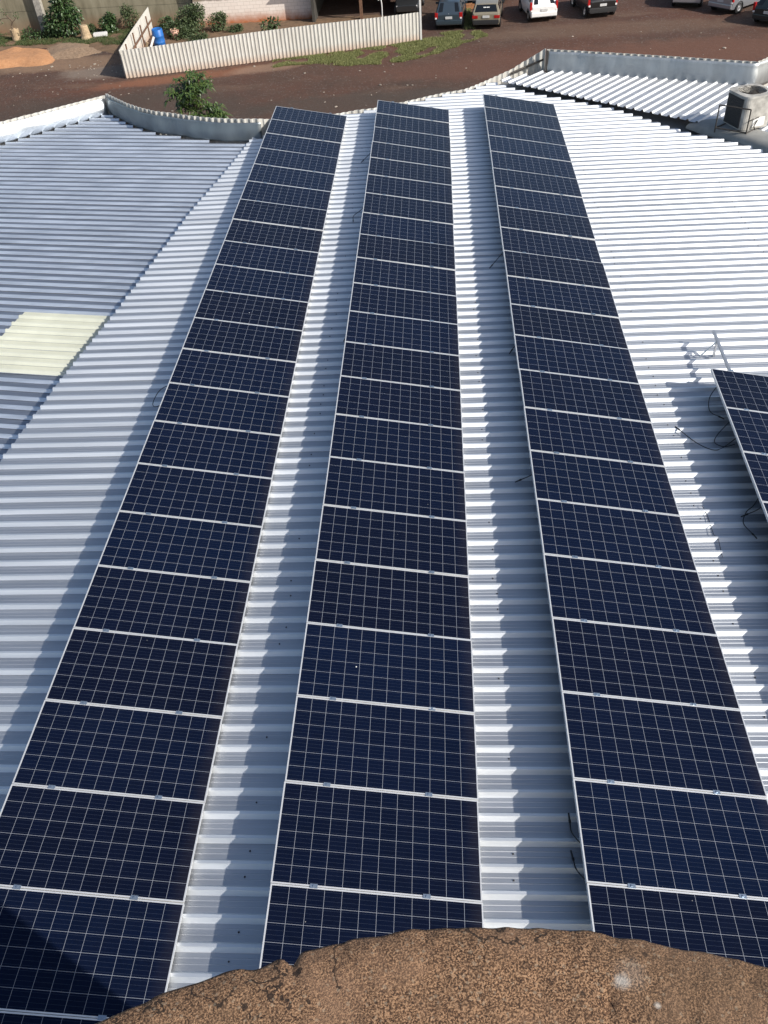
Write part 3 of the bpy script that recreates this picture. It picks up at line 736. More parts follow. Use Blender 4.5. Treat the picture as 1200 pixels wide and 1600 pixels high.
add_box(bm, -0.12, 0.20, -A-0.012, -A+0.005, 0.05, 0.26, bevel=0.005)
bm_obj('lit_patch', bm, MAT['white'], ac)
bm = bmesh.new(); add_tube(bm, smooth_path([(0.0, -A-0.01, 0.2), (-0.06, -A-0.05, 0.16), (-0.10, -A-0.06, 0.08), (-0.05, -A-0.07, 0.0)], 5), 0.014, 6)
bm_obj('refrigerant_pipe', bm, MAT['steel_dark'], ac)
cage = thing('guard_frame', 'dark tubular steel guard frame standing left of the rooftop condenser', 'guard frame')
bm = bmesh.new(); P1, P2 = Vector((11.10, -2.62, 0)), Vector((11.72, -3.06, 0))
for p in (P1, P2): add_tube(bm, [p+Vector((0, 0, 0.10)), p+Vector((0, 0, 0.74))], 0.016, 6)
for z in (0.21, 0.74): add_tube(bm, [P1+Vector((0, 0, z)), P2+Vector((0, 0, z))], 0.016, 6)
back = Vector((0.62, 0.5, 0))
add_tube(bm, [P1+Vector((0, 0, 0.21)), P1+back*0.6+Vector((0, 0, 0.21))], 0.016, 6)
add_tube(bm, [P2+Vector((0, 0, 0.21)), P2+back*0.9+Vector((0, 0, 0.21))], 0.016, 6)
add_tube(bm, [P2+Vector((0, 0, 0.48)), P2+back*0.5+Vector((0, 0, 0.48))], 0.012, 6)
bm_obj('tube_frame', bm, MAT['steel_dark'], cage)

# ------------------------------------------------------------------ water tower the photo is taken from
tw = thing('water_tower', 'rough brown round concrete slab edge on top of a tower in the foreground', 'tower', (4.47, -25.56, 0))
TR, TZ = 1.629, 6.5
def rim_r(a):
    v = TR+0.009*noise.noise(Vector((math.cos(a)*7, math.sin(a)*7, 0)))+0.006*noise.noise(Vector((math.cos(a)*30, math.sin(a)*30, 2)))
    v -= 0.020*math.exp(-((a-math.radians(104.6))/0.008)**2)+0.016*math.exp(-((a-math.radians(106.8))/0.02)**2)
    return v
angs = [math.radians(20)+math.radians(140)*k/520 for k in range(521)]
rest = [math.radians(160)+math.radians(220)*k/60 for k in range(1, 60)]
angs += rest
rfrac = [0.0, 0.3]+[0.40+0.012*k for k in range(49)]+[0.985, 0.992, 0.997, 1.0]
vs = []; fs = []
def top_h(x, y, f):
    h = 0.008*noise.noise(Vector((x*3, y*3, 1)))+0.003*noise.noise(Vector((x*11, y*11, 2)))+0.004*noise.noise(Vector((x*40, y*40, 3)))
    pit = noise.noise(Vector((x*16, y*16, 9)))
    if pit > 0.5: h -= (pit-0.5)*0.05
    if f > 0.96: h -= 0.020*((f-0.96)/0.04)**2
    return h
NR = len(rfrac)
for a in angs:
    R0 = rim_r(a)
    for f in rfrac:
        r = R0*f; x, y = r*math.cos(a), r*math.sin(a); vs.append((x, y, TZ+top_h(x, y, f)))
    for k, (f, dz) in enumerate(((1.0, -0.10), (0.997, -0.2))):
        r = R0*f; vs.append((r*math.cos(a), r*math.sin(a), TZ+dz))
m = NR+2; na = len(angs)
for i in range(na):
    i2 = (i+1) % na
    for j in range(m-1): fs.append((i*m+j, i*m+j+1, i2*m+j+1, i2*m+j))
mesh_obj('slab', vs, fs, MAT['rock'], tw, smooth=True)
bm = bmesh.new(); add_lathe(bm, [(0, TZ-0.19), (1.50, TZ-0.19), (1.50, GZ-0.0)], 48)
bm_obj('shaft', bm, MAT['concrete'], tw, True)
bm = bmesh.new()
for k in range(22):
    a = math.radians(random.uniform(45, 135)); r = random.uniform(0.75, 1.5); x, y = r*math.cos(a), r*math.sin(a)
    s = random.uniform(0.003, 0.008)
    rr = bmesh.ops.create_icosphere(bm, subdivisions=1, radius=s)
    bmesh.ops.transform(bm, matrix=Matrix.Translation((x, y, TZ+top_h(x, y, r/TR)+s*0.3)) @ Matrix.Diagonal((1.3, 1, 0.6, 1)), verts=rr['verts'])
gp = bm_obj('grit', bm, plain('pale grit', (0.32, 0.25, 0.18), 0.9, 0, 0.4, 60), tw); gp['kind'] = 'stuff'

# ------------------------------------------------------------------ yard: sheet fence
fence = thing('sheet_fence', 'cream corrugated sheet fence with an inward corner on the dirt yard', 'fence')
strip('front_sheets', [(-12.86, 25.62, GZ+0.02, GZ+1.42), (-9.34, 26.41, GZ+0.02, GZ+1.47), (-5.86, 27.30, GZ+0.02, GZ+1.52), (-2.31, 28.2, GZ+0.02, GZ+1.52), (1.29, 29.11, GZ+0.02, GZ+1.48), (3.36, 29.80, GZ+0.02, GZ+1.45)],
      MAT['cream'], fence, rib=0.045, period=0.21, seg=0.026, nz=1)
strip('return_sheets', [(-12.92, 25.68, GZ+0.02, GZ+1.42), (-13.3, 30, GZ+0.02, GZ+1.42), (-13.65, 35.2, GZ+0.02, GZ+1.42)], MAT['cream'], fence, rib=0.03, period=0.21, seg=0.03, nz=1)
bm = bmesh.new()
for t in (0.12, 0.36, 0.6, 0.82):
    x = -12.84+(-13.58+12.84)*t; y = 25.8+(35.1-25.8)*t
    add_box(bm, x, x+0.07, y-0.035, y+0.035, GZ, GZ+1.35+0.1*math.sin(t*20))
Mx = Matrix.Translation((-12.76, 25.8, 0)) @ Matrix.Rotation(math.atan2(9.3, -0.74)-PI/2, 4, 'Z')
add_box(bm, 0.0, 0.05, 0.0, 8.9, GZ+0.80, GZ+0.88, Mx)
bm_obj('timber_frame', bm, MAT['timber'], fence)
bm = bmesh.new(); add_box(bm, 3.36, 3.46, 29.78, 29.88, GZ, GZ+2.6); bm_obj('end_post', bm, MAT['white'], fence)

# back wall of precast panels with posts
wall = thing('precast_wall', 'stained precast concrete boundary wall with jutting posts behind the yard', 'wall')
WX = [-40.0, -30.6, -21.3, -11.2]
wy = lambda x: 36.6-0.055*(x+11.2)*0.9
for i, (xa, xb) in enumerate(zip(WX, WX[1:])):
    for j, (za, zb) in enumerate(((0, 1.16), (1.18, 2.5))):
        bm = bmesh.new()
        a = math.atan2(wy(xb)-wy(xa), xb-xa)
        Mx = Matrix.Translation((xa, wy(xa), GZ)) @ Matrix.Rotation(a, 4, 'Z')
        add_box(bm, 0.02, math.hypot(xb-xa, wy(xb)-wy(xa))-0.02, 0 if j == 0 else 0.015, 0.12, za, zb, Mx)
        bm_obj('panel', bm, MAT['precast'], wall)
for x in WX[1:3]:
    bm = bmesh.new(); add_box(bm, x-0.22, x+0.22, wy(x)-0.40, wy(x)-0.004, GZ, GZ+2.6, bevel=0.02); bm_obj('post', bm, MAT['concrete'], wall)
bm = bmesh.new(); add_box(bm, -11.2, -11.06, wy(-11.2)-0.06, wy(-11.2)-0.003, GZ, GZ+2.5); bm_obj('post', bm, MAT['darkwall'], wall)
ww = thing('whitewashed_wall', 'whitewashed block wall with red earth stains between precast wall and dark shed', 'wall')
bm = bmesh.new(); add_box(bm, -11.0, -3.45, 36.0, 36.2, GZ, GZ+2.5); bm_obj('blockwork', bm, MAT['whitewash'], ww)
bm = bmesh.new(); add_box(bm, -11.0, -3.45, 35.95, 36.25, GZ+2.502, GZ+2.58); bm_obj('coping', bm, MAT['concrete'], ww)
# shed
sh = thing('open_shed', 'dark open shed behind the fence between white wall and parked cars', 'shed')
bm = bmesh.new()
add_box(bm, -3.42, -3.25, 35.0, 42.0, GZ, GZ+2.7); add_box(bm, -3.25, 4.6, 41.8, 42.0, GZ, GZ+2.7); add_box(bm, 4.62, 4.75, 38.6, 42.0, GZ, GZ+2.7)
bm_obj('walls', bm, MAT['darkwall'], sh)
bm = bmesh.new(); Mx = Matrix.Translation((0, 0, GZ+2.95)) @ Matrix.Rotation(math.radians(-2), 4, 'X')
add_box(bm, -3.7, 5.0, 34.5, 42.3, 1.32, 1.38, Mx); bm_obj('roof', bm, MAT['shedroof'], sh)
for x in (-0.35, 4.6):
    bm = bmesh.new(); add_box(bm, x-0.09, x+0.09, 35.1, 35.28, GZ, GZ+2.95); bm_obj('post', bm, MAT['timber'], sh)
bm = bmesh.new(); add_tube(bm, smooth_path([(1.0, 33.9, GZ), (1.02, 33.9, GZ+1.0), (0.95, 33.9, GZ+1.35), (0.82, 33.8, GZ+1.3)], 4), 0.035, 6); bm_obj('stand_pipe', bm, MAT['white'], sh)

# ------------------------------------------------------------------ vegetation
def leaf_cloud(blobs, n, ln, wd, droop=0.3, rnd=None):
    """leaf-sized folded blades spread through ellipsoid clumps: blobs = (cx, cy, cz, rx, ry, rz, weight)"""
    rnd = rnd or random
    vs, fs = [], []; tot = sum(b[6] for b in blobs)
    for b in blobs:
        for _ in range(int(n*b[6]/tot)):
            d = Vector((rnd.gauss(0, 1), rnd.gauss(0, 1), rnd.gauss(0, 1))).normalized(); r = rnd.random()**0.45
            p = Vector((b[0]+d.x*b[3]*r, b[1]+d.y*b[4]*r, b[2]+d.z*b[5]*r))
            dirv = (d+Vector((rnd.gauss(0, 0.6), rnd.gauss(0, 0.6), rnd.gauss(0, 0.5)-droop))).normalized()
            side = dirv.cross(Vector((rnd.gauss(0, 0.4), rnd.gauss(0, 0.4), 1))).normalized(); up = side.cross(dirv)
            L = ln*rnd.uniform(0.65, 1.25); W = wd*rnd.uniform(0.7, 1.2); k = len(vs)
            vs += [p, p+dirv*L*0.45+side*W+up*L*0.06, p+dirv*L-up*L*0.12, p+dirv*L*0.45-side*W+up*L*0.06, p+dirv*L*0.5-up*W*0.1]
            fs += [(k, k+1, k+4), (k+1, k+2, k+4), (k+2, k+3, k+4), (k+3, k, k+4)]
    return vs, fs
def plant(name, label, cat, loc, blobs, n, ln, wd, mat, stems, droop=0.3, group=None, stem_name='stem', leaf_name='foliage', seed=1):
    rnd = random.Random(seed)
    t = thing(name, label, cat, loc, group=group)
    vs, fs = leaf_cloud(blobs, n, ln, wd, droop, rnd)
    mesh_obj(leaf_name, vs, fs, MAT[mat], t)
    bm = bmesh.new()
    for pts, r0, r1 in stems:
        sp = smooth_path(pts, 4); m = len(sp)
        add_tube(bm, sp, [r0+(r1-r0)*i/(m-1) for i in range(m)], 7)
    bm_obj(stem_name, bm, MAT['bark'], t, True)
    return t
def whorls(centres, per, ln, wd, rnd):
    """rosettes of long hanging leaves, mango fashion"""
    vs, fs = [], []
    for c in centres:
        c = Vector(c); ax = Vector((rnd.gauss(0, 0.5), rnd.gauss(0, 0.5), 1)).normalized()
        for _ in range(per):
            a = rnd.uniform(0, 2*PI); el = rnd.uniform(-0.5, 0.75)
            h = Vector((math.cos(a), math.sin(a), 0)); dirv = (h*math.cos(el)+ax*math.sin(el)).normalized()
            L = ln*rnd.uniform(0.6, 1.2); W = wd*rnd.uniform(0.8, 1.2); side = dirv.cross(Vector((0, 0, 1))).normalized(); k = len(vs)
            mid = c+dirv*L*0.5; tip = c+dirv*L*0.92+Vector((0, 0, -L*0.35))
            vs += [c, mid+side*W+Vector((0, 0, -0.012)), tip, mid-side*W+Vector((0, 0, -0.012)), mid+Vector((0, 0, 0.012))]
            fs += [(k, k+1, k+4), (k+1, k+2, k+4), (k+2, k+3, k+4), (k+3, k, k+4)]
    return vs, fs
# mango tree beside the facade
rnd = random.Random(21)
tr = thing('mango_tree', 'young tree with drooping long leaves rising behind the curved parapet', 'tree', (-5.9, 12.9, GZ))
cen = []
for (cx, cy, cz, r, n) in ((0.0, 0.0, 3.0, 0.9, 62), (0.3, -0.1, 3.25, 0.55, 24), (-0.35, 0.1, 2.7, 0.8, 40), (0.85, -0.6, 2.2, 0.55, 34), (1.15, -0.6, 2.0, 0.35, 14), (0.2, -0.5, 2.0, 0.7, 35)):
    for _ in range(n):
        d = Vector((rnd.gauss(0, 1), rnd.gauss(0, 1), rnd.gauss(0, 1))).normalized()*r*rnd.random()**0.4
        cen.append((cx+d.x, cy+d.y, cz+d.z*0.75))
vs, fs = whorls(cen, 11, 0.33, 0.036, rnd)
mesh_obj('crown', vs, fs, MAT['leaf_mango'], tr)
bm = bmesh.new()
add_tube(bm, [(0, 0, 0), (0.04, 0, 0.8), (-0.03, 0.03, 1.6), (0.02, 0, 2.4), (0.0, 0.0, 3.3)], [0.12, 0.10, 0.085, 0.06, 0.03], 8)
for e in ((0.9, -0.55, 2.3), (-0.5, 0.2, 2.7), (0.4, -0.1, 3.4), (0.3, -0.6, 2.1), (-0.2, 0.5, 3.0), (1.4, -0.6, 2.1)):
    add_tube(bm, smooth_path([(0, 0, 1.3), (e[0]*0.5, e[1]*0.5, 1.75), e], 4), [0.05-0.035*i/8 for i in range(9)], 6)
bm_obj('trunk', bm, MAT['bark'], tr, True)

plant('tall_shrub', 'tall dark glossy shrub beside the wall post at the far left', 'shrub', (-19.35, 35.2, GZ),
      [(0, 0, 0.9, 1.15, 0.9, 0.9, 5), (0.25, 0, 1.7, 0.75, 0.7, 0.6, 3), (0.15, 0, 2.35, 0.45, 0.45, 0.45, 1.6), (-0.7, 0, 0.7, 0.6, 0.6, 0.6, 1.5), (0.85, -0.1, 1.25, 0.5, 0.5, 0.45, 1.2)],
      2800, 0.24, 0.065, 'leaf_dark', [([(0, 0, 0), (0.05, 0, 1.0), (0.15, 0, 2.3)], 0.07, 0.02), ([(0, 0, 0.2), (-0.4, 0, 0.8), (-0.7, 0, 1.1)], 0.04, 0.015)], seed=2)
plant('low_shrub', 'small dark shrub against the wall left of the fence corner', 'shrub', (-16.6, 35.6, GZ),
      [(0, 0, 0.5, 0.55, 0.5, 0.5, 2), (0.2, 0, 0.8, 0.35, 0.35, 0.3, 1)], 800, 0.20, 0.06, 'leaf_dark', [([(0, 0, 0), (0.1, 0, 0.8)], 0.04, 0.015)], seed=3)
plant('thin_shrub', 'sparse grey green shrub leaning on the wall near the fence corner', 'shrub', (-15.2, 36.0, GZ),
      [(0, 0, 0.7, 0.6, 0.4, 0.65, 2), (-0.2, 0, 1.1, 0.35, 0.3, 0.35, 1)], 650, 0.16, 0.045, 'leaf_dull', [([(0, 0, 0), (-0.1, 0, 1.2)], 0.03, 0.012), ([(0, 0, 0), (0.3, 0, 0.9)], 0.025, 0.01)], seed=4)
plant('wide_bush', 'wide rounded green bush behind the fence, right of the blue barrel', 'bush', (-10.9, 34.2, GZ),
      [(0, 0, 0.8, 0.95, 0.8, 0.75, 4), (-0.8, -0.3, 0.45, 0.9, 0.7, 0.45, 3), (0.5, 0, 1.25, 0.5, 0.5, 0.4, 1.5), (-0.2, -1.0, 0.3, 1.0, 0.6, 0.35, 2)],
      4600, 0.14, 0.045, 'leaf_dull', [([(0, 0, 0), (0.05, 0, 0.9), (0.3, 0, 1.4)], 0.05, 0.015)], seed=5)
plant('round_bush', 'smaller olive bush touching the whitewashed wall behind the fence', 'bush', (-9.3, 34.4, GZ),
      [(0, 0, 0.5, 0.6, 0.55, 0.5, 2), (0.3, 0, 0.75, 0.35, 0.35, 0.3, 1)], 1300, 0.13, 0.042, 'leaf_dull', [([(0, 0, 0), (0.1, 0, 0.8)], 0.04, 0.012)], seed=6)
plant('leafy_plant', 'small broad leaved plant in front of the whitewashed wall', 'plant', (-5.7, 32.0, GZ),
      [(0, 0, 0.75, 0.55, 0.4, 0.3, 2), (0.4, 0, 0.8, 0.35, 0.3, 0.2, 1)], 150, 0.24, 0.08, 'leaf_dull', [([(0, 0, 0), (0.0, 0, 0.7)], 0.03, 0.012)], seed=7)
plant('weed_clump', 'low weedy clump at the foot of the wall post', 'plant', (-20.9, 35.0, GZ),
      [(0, 0, 0.25, 0.9, 0.5, 0.3, 2), (-0.8, 0, 0.3, 0.6, 0.4, 0.35, 1)], 420, 0.18, 0.045, 'leaf_dark', [([(0, 0, 0), (0.1, 0, 0.35)], 0.02, 0.01)], seed=8)
rnd = random.Random(77)
for i, (x, y, rr_, hh, m, lab) in enumerate(((-18.0, 35.6, 0.55, 0.5, 'leaf_dull', 'low weed tuft between the tall shrub and the pale stump'), (-14.4, 34.6, 0.5, 0.45, 'leaf_dull', 'weed tuft just left of the fence return'),
        (-13.0, 35.9, 0.5, 0.6, 'leaf_dark', 'dark weed tuft at the wall foot inside the fence corner'), (-12.0, 35.5, 0.7, 0.55, 'leaf_dull', 'scrubby weeds between the fence return and the wide bush'),
        (-8.2, 34.0, 0.55, 0.35, 'leaf_dull', 'low scrub right of the smaller olive bush'), (-24.4, 35.2, 0.8, 0.5, 'leaf_dark', 'dark weeds left of the stump planter'), (-10.2, 32.4, 0.7, 0.4, 'leaf_dull', 'low scrub in front of the wide bush, close behind the fence'))):
    plant('weed_clump', lab, 'plant', (x, y, GZ), [(0, 0, hh*0.5, rr_, rr_*0.7, hh*0.5, 2), (rr_*0.5, 0, hh*0.8, rr_*0.4, rr_*0.4, hh*0.3, 1)], 620, 0.14, 0.035, m, [([(0, 0, 0), (0.05, 0, hh*0.8)], 0.02, 0.008)], seed=30+i)
# stump pot with a twisted sapling
pot = thing('stump_planter', 'pale cut stump planter with a thin twisted sapling at the far left', 'planter', (-22.55, 35.0, GZ))
bm = bmesh.new(); add_lathe(bm, [(0, 0), (0.30, 0), (0.26, 0.3), (0.27, 0.68), (0.20, 0.70), (0.18, 0.6), (0, 0.58)], 14); bm_obj('stump', bm, MAT['cutwood'], pot)
bm = bmesh.new()
add_tube(bm, smooth_path([(0, 0, 0.55), (-0.1, 0, 0.85), (0.05, 0, 1.1), (-0.15, 0, 1.4), (-0.3, 0, 1.6)], 4), 0.045, 6)
add_tube(bm, smooth_path([(0.02, 0, 1.05), (0.3, 0, 1.25), (0.4, 0, 1.5)], 4), 0.03, 6); add_tube(bm, smooth_path([(-0.1, 0, 1.3), (-0.5, 0, 1.3), (-0.8, 0, 1.2)], 4), 0.025, 6)
bm_obj('trunk', bm, MAT['bark'], pot)
vs, fs = leaf_cloud([(-0.3, 0, 1.6, 0.35, 0.3, 0.2, 1), (0.4, 0, 1.5, 0.3, 0.3, 0.2, 1), (-0.8, 0, 1.2, 0.25, 0.25, 0.2, 1)], 70, 0.14, 0.04, 0.2, random.Random(9)); mesh_obj('foliage', vs, fs, MAT['leaf_dull'], pot)
st = thing('tree_stump', 'pale conical cut tree stump beside the tall dark shrub', 'stump', (-17.75, 34.3, GZ))
bm = bmesh.new(); add_lathe(bm, [(0, 0), (0.40, 0), (0.30, 0.25), (0.24, 0.75), (0.20, 0.82), (0, 0.83)], 14); bm_obj('wood', bm, MAT['cutwood'], st)
cb = thing('concrete_block', 'white concrete block lying on the grass right of the pale stump', 'block', (-16.95, 34.7, GZ), 0.15)
bm = bmesh.new(); add_box(bm, -0.42, 0.42, -0.2, 0.2, 0.0, 0.26, bevel=0.015)
for x in (-0.2, 0.2): add_box(bm, x-0.12, x+0.12, -0.12, 0.12, 0.262, 0.264)
bm_obj('blockwork', bm, MAT['white'], cb)
# barrel, bucket, planks
br = thing('plastic_barrel', 'blue plastic barrel standing inside the fence corner', 'barrel', (-12.35, 31.6, GZ))
bm = bmesh.new(); add_lathe(bm, [(0, 0), (0.30, 0), (0.33, 0.04), (0.33, 0.28), (0.35, 0.31), (0.33, 0.34), (0.33, 0.62), (0.35, 0.65), (0.33, 0.68), (0.32, 0.98), (0.28, 1.02), (0.27, 1.0), (0, 1.0)], 20)
bmesh.ops.transform(bm, matrix=Matrix.Rotation(0.06, 4, 'X'), verts=bm.verts); bm_obj('drum', bm, MAT['bluepl'], br, True)
bk = thing('plastic_bucket', 'small faded pink bucket right of the blue barrel', 'bucket', (-11.75, 33.2, GZ))
bm = bmesh.new(); add_lathe(bm, [(0, 0), (0.20, 0), (0.27, 0.55), (0.25, 0.55), (0.2, 0.1), (0, 0.1)], 16); bm_obj('pail', bm, MAT['pinkpl'], bk, True)
for i, (x, y, a, tl, m, lab) in enumerate(((-12.75, 30.2, 0.5, 0.55, 'white', 'white board leaning inside the fence corner by the barrel'), (-12.7, 29.2, -0.3, 0.4, 'cutwood', 'raw wooden plank leaning inside the fence corner'))):
    pk = thing('plank', lab, 'plank', (x, y, GZ), a)
    bm = bmesh.new(); add_box(bm, -0.06, 0.06, -0.03, 0.03, 0, 1.0, Matrix.Rotation(tl, 4, 'Y')); bm_obj('board', bm, MAT[m], pk)

def grass(name, outline, n, h, mat, seed):
    rnd = random.Random(seed); xs = [p[0] for p in outline]; ys = [p[1] for p in outline]
    def ins(x, y):
        c = False; m = len(outline)
        for i in range(m):
            (xa, ya), (xb, yb) = outline[i], outline[(i+1) % m]
            if (ya > y) != (yb > y) and x < (xb-xa)*(y-ya)/(yb-ya)+xa: c = not c
        return c
    vs, fs = [], []; t = 0
    while t < n:
        x, y = rnd.uniform(min(xs), max(xs)), rnd.uniform(min(ys), max(ys)); t += 1
        if not ins(x+0.3*noise.noise(Vector((x, y, 3))), y+0.3*noise.noise(Vector((x, y, 8)))): continue
        if noise.noise(Vector((x*0.9, y*0.9, seed))) < -0.30+0.25*rnd.random(): continue
        for _ in range(3):
            a = rnd.uniform(0, 2*PI); L = h*rnd.uniform(0.5, 1.3); wd = 0.008+0.011*rnd.random(); d = Vector((math.cos(a), math.sin(a), 0)); s = Vector((-d.y, d.x, 0))
            p = Vector((x+rnd.uniform(-0.06, 0.06), y+rnd.uniform(-0.06, 0.06), GZ)); k = len(vs)
            vs += [p-s*wd, p+s*wd, p+d*L*rnd.uniform(0.3, 0.9)+Vector((0, 0, L))]; fs.append((k, k+1, k+2))
    return tag(mesh_obj(name, vs, fs, MAT[mat]), kind='stuff')
grass('lawn_grass', [(-4.9, 26.2), (-2.9, 26.4), (-0.4, 25.7), (2.6, 25.9), (4.6, 27.4), (7.2, 30.0), (6.8, 31.2), (4.6, 31.3), (3.5, 30.2), (0, 28.9), (-4.9, 27.6)], 64000, 0.07, 'grass', 4)
grass('weedy_grass', [(-26, 33.6), (-20, 33.6), (-17.2, 32.6), (-13.9, 32.5), (-13.9, 36.2), (-26, 36.6)], 22000, 0.15, 'grass_dark', 6)
grass('shade_grass', [(5.9, 31.5), (6.5, 31.5), (6.4, 36.5), (5.9, 36.5)], 700, 0.12, 'grass', 7)
# loose stones and litter on the yard
bm = bmesh.new(); rnd = random.Random(12)
for _ in range(240):
    x, y = rnd.uniform(-22, 20), rnd.uniform(14, 30.5); s = rnd.uniform(0.02, 0.055)*(1.6 if rnd.random() < 0.08 else 1)
    if rnd.random() < 0.3: x, y = rnd.gauss(-14.5, 2.2), rnd.gauss(27.5, 1.6)
    rr = bmesh.ops.create_icosphere(bm, subdivisions=1, radius=s)
    bmesh.ops.transform(bm, matrix=Matrix.Translation((x, y, GZ+s*0.2)) @ Matrix.Rotation(rnd.uniform(0, 6), 4, 'Z') @ Matrix.Diagonal((1.4, 1, 0.5, 1)), verts=rr['verts'])
tag(bm_obj('loose_stones', bm, plain('pale stones', (0.30, 0.26, 0.21), 0.9, 0, 0.5, 3)), kind='stuff')

# ------------------------------------------------------------------ parked cars
def car(name, label, loc, heading, paint, L=3.75, W=1.62, Hh=1.42, era='round', light='tall', sticker=False, cat='car'):
    """rear axle end at local y=0, nose towards +y; heading turns the nose from +Y (counter-clockwise)"""
    t = thing(name, label, cat, loc, heading, 'cars parked along the far side of the yard')
    w = W/2; s = Hh/1.42
    #        y      zb    hwb     zm    hwm   zbelt  hwbelt  zroof hwroof
    S = [(0.00, 0.34, 0.80*w, 0.55, 0.90*w, 0.80, 0.84*w, 0.81, 0.80*w),
         (0.07, 0.26, 0.90*w, 0.55, 0.98*w, 0.90, 0.93*w, 0.915, 0.87*w),
         (0.50, 0.22, 0.93*w, 0.58, 1.00*w, 0.93, 0.95*w, 1.36, 0.72*w),
         (1.05, 0.22, 0.93*w, 0.58, 1.00*w, 0.93, 0.95*w, 1.42, 0.73*w),
         (1.95, 0.22, 0.93*w, 0.58, 1.00*w, 0.92, 0.95*w, 1.40, 0.72*w),
         (2.75, 0.22, 0.93*w, 0.58, 1.00*w, 0.89, 0.94*w, 0.915, 0.84*w),
         (3.45, 0.24, 0.90*w, 0.55, 0.97*w, 0.78, 0.88*w, 0.80, 0.78*w),
         (3.75, 0.34, 0.74*w, 0.50, 0.82*w, 0.66, 0.74*w, 0.67, 0.66*w)]
    if era == 'boxy':
        S[1] = (0.05, 0.26, 0.92*w, 0.55, 0.98*w, 0.90, 0.96*w, 0.915, 0.92*w); S[2] = (0.36, 0.22, 0.94*w, 0.58, 1.0*w, 0.93, 0.97*w, 1.30, 0.78*w)
        S[3] = (1.05, 0.22, 0.94*w, 0.58, 1.0*w, 0.93, 0.97*w, 1.37, 0.79*w); S[4] = (1.9, 0.22, 0.94*w, 0.58, 1.0*w, 0.92, 0.97*w, 1.35, 0.79*w)
    ky = L/3.75; S = [(a*ky, b*s, c, d*s, e, f*s, g, h*s, i) for a, b, c, d, e, f, g, h, i in S]
    bm = bmesh.new(); R = []
    for (y, zb, hb, zm, hm, zt, ht, zr, hr) in S:
        half = [(hb, zb), (hm, zm), (ht, zt), (hr, zr), (hr*0.5, zr+0.018)]
        ring = [(x, z) for x, z in half]+[(-x, z) for x, z in reversed(half)]
        R.append([bm.verts.new((x, y, z)) for x, z in ring])
    n = len(R[0])
    for a, b in zip(R, R[1:]):
        for k in range(n): bm.faces.new((a[k], b[k], b[(k+1) % n], a[(k+1) % n]))
    bm.faces.new(R[0]); bm.faces.new(list(reversed(R[-1])))
    bmesh.ops.recalc_face_normals(bm, faces=bm.faces)
    body = bm_obj('body', bm, paint, t, True)
    bv = body.modifiers.new('edge', 'BEVEL'); bv.width = 0.035; bv.segments = 2; bv.limit_method = 'ANGLE'; bv.angle_limit = math.radians(18)
    wn = body.modifiers.new('wn', 'WEIGHTED_NORMAL')
    def pt(i, k): y, zb, hb, zm, hm, zt, ht, zr, hr = S[i]; return Vector(((ht, hr)[k], y, (zt, zr)[k]))
    def quad(name, c, inset, mat, off, parent=t, thick=0.012):
        cen = sum(c, Vector())/4; nrm = (c[1]-c[0]).cross(c[3]-c[0]).normalized()
        if nrm.dot(cen-Vector((0, 1.5*ky, 0.7))) < 0: nrm = -nrm
        cc = [cen+(p-cen)*(1-inset) for p in c]
        f = [p+nrm*off for p in cc]; bk = [p-nrm*thick for p in cc]
        o = mesh_obj(name, f+bk, [(0, 1, 2, 3), (0, 4, 5, 1), (1, 5, 6, 2), (2, 6, 7, 3), (3, 7, 4, 0)], mat, parent)
        return o
    mir = lambda v: Vector((-v.x, v.y, v.z))
    a, b = pt(1, 1), pt(2, 1)
    rw = quad('rear_window', [mir(a), a, b, mir(b)], 0.13, MAT['carglass'], 0.012)
    if sticker:
        o = a.lerp(b, 0.55); nn = Vector((0, -(b.z-a.z), (b.y-a.y))).normalized()
        vs, fs = [], []
        for q in range(4):
            x = -0.16+q*0.085+(0.02 if q > 1 else 0); z0 = o+nn*0.02
            for k, (dx, du) in enumerate(((0, 0), (0.07, 0), (0.07, 0.055), (0, 0.055))):
                vs.append((x+dx, z0.y+du*0.7, z0.z+du*0.7))
            fs.append((4*q, 4*q+1, 4*q+2, 4*q+3))
        mesh_obj('window_sticker', vs, fs, MAT['white'], rw)
    a, b = pt(5, 1), pt(4, 1); quad('windscreen', [mir(a), a, b, mir(b)], 0.10, MAT['carglass'], 0.012)
    for sgn in (1, -1):
        g = lambda v: v if sgn > 0 else mir(v)
        quad('side_window', [g(pt(1, 0).lerp(pt(2, 0), 0.9)), g(pt(3, 0)), g(pt(3, 1)), g(pt(2, 1))], 0.20, MAT['carglass'], 0.012)
        quad('side_window', [g(pt(3, 0)), g(pt(4, 0).lerp(pt(5, 0), 0.72)), g(pt(4, 1)), g(pt(3, 1))], 0.17, MAT['carglass'], 0.012)
        bm = bmesh.new()
        if light == 'tall': add_box(bm, sgn*0.93*w-0.09, sgn*0.93*w+0.035, 0.02, 0.16, 0.66*s, 1.08*s, bevel=0.02)
        elif light == 'wide': add_box(bm, sgn*0.78*w-0.16, sgn*0.78*w+0.16, -0.02, 0.10, 0.62*s, 0.78*s, bevel=0.015)
        else: add_box(bm, sgn*0.88*w-0.10, sgn*0.88*w+0.08, -0.005, 0.16, 0.64*s, 0.92*s, bevel=0.02)
        tl = bm_obj('tail_light', bm, MAT['taillight'], t)
        if light == 'tall' and era == 'suv': pass
        if light != 'wide':
            bm = bmesh.new(); add_box(bm, sgn*0.90*w-0.075, sgn*0.90*w+0.03, -0.012, 0.12, 0.60*s, 0.69*s, bevel=0.012); bm_obj('reversing_lens', bm, MAT['reverselight'], tl)
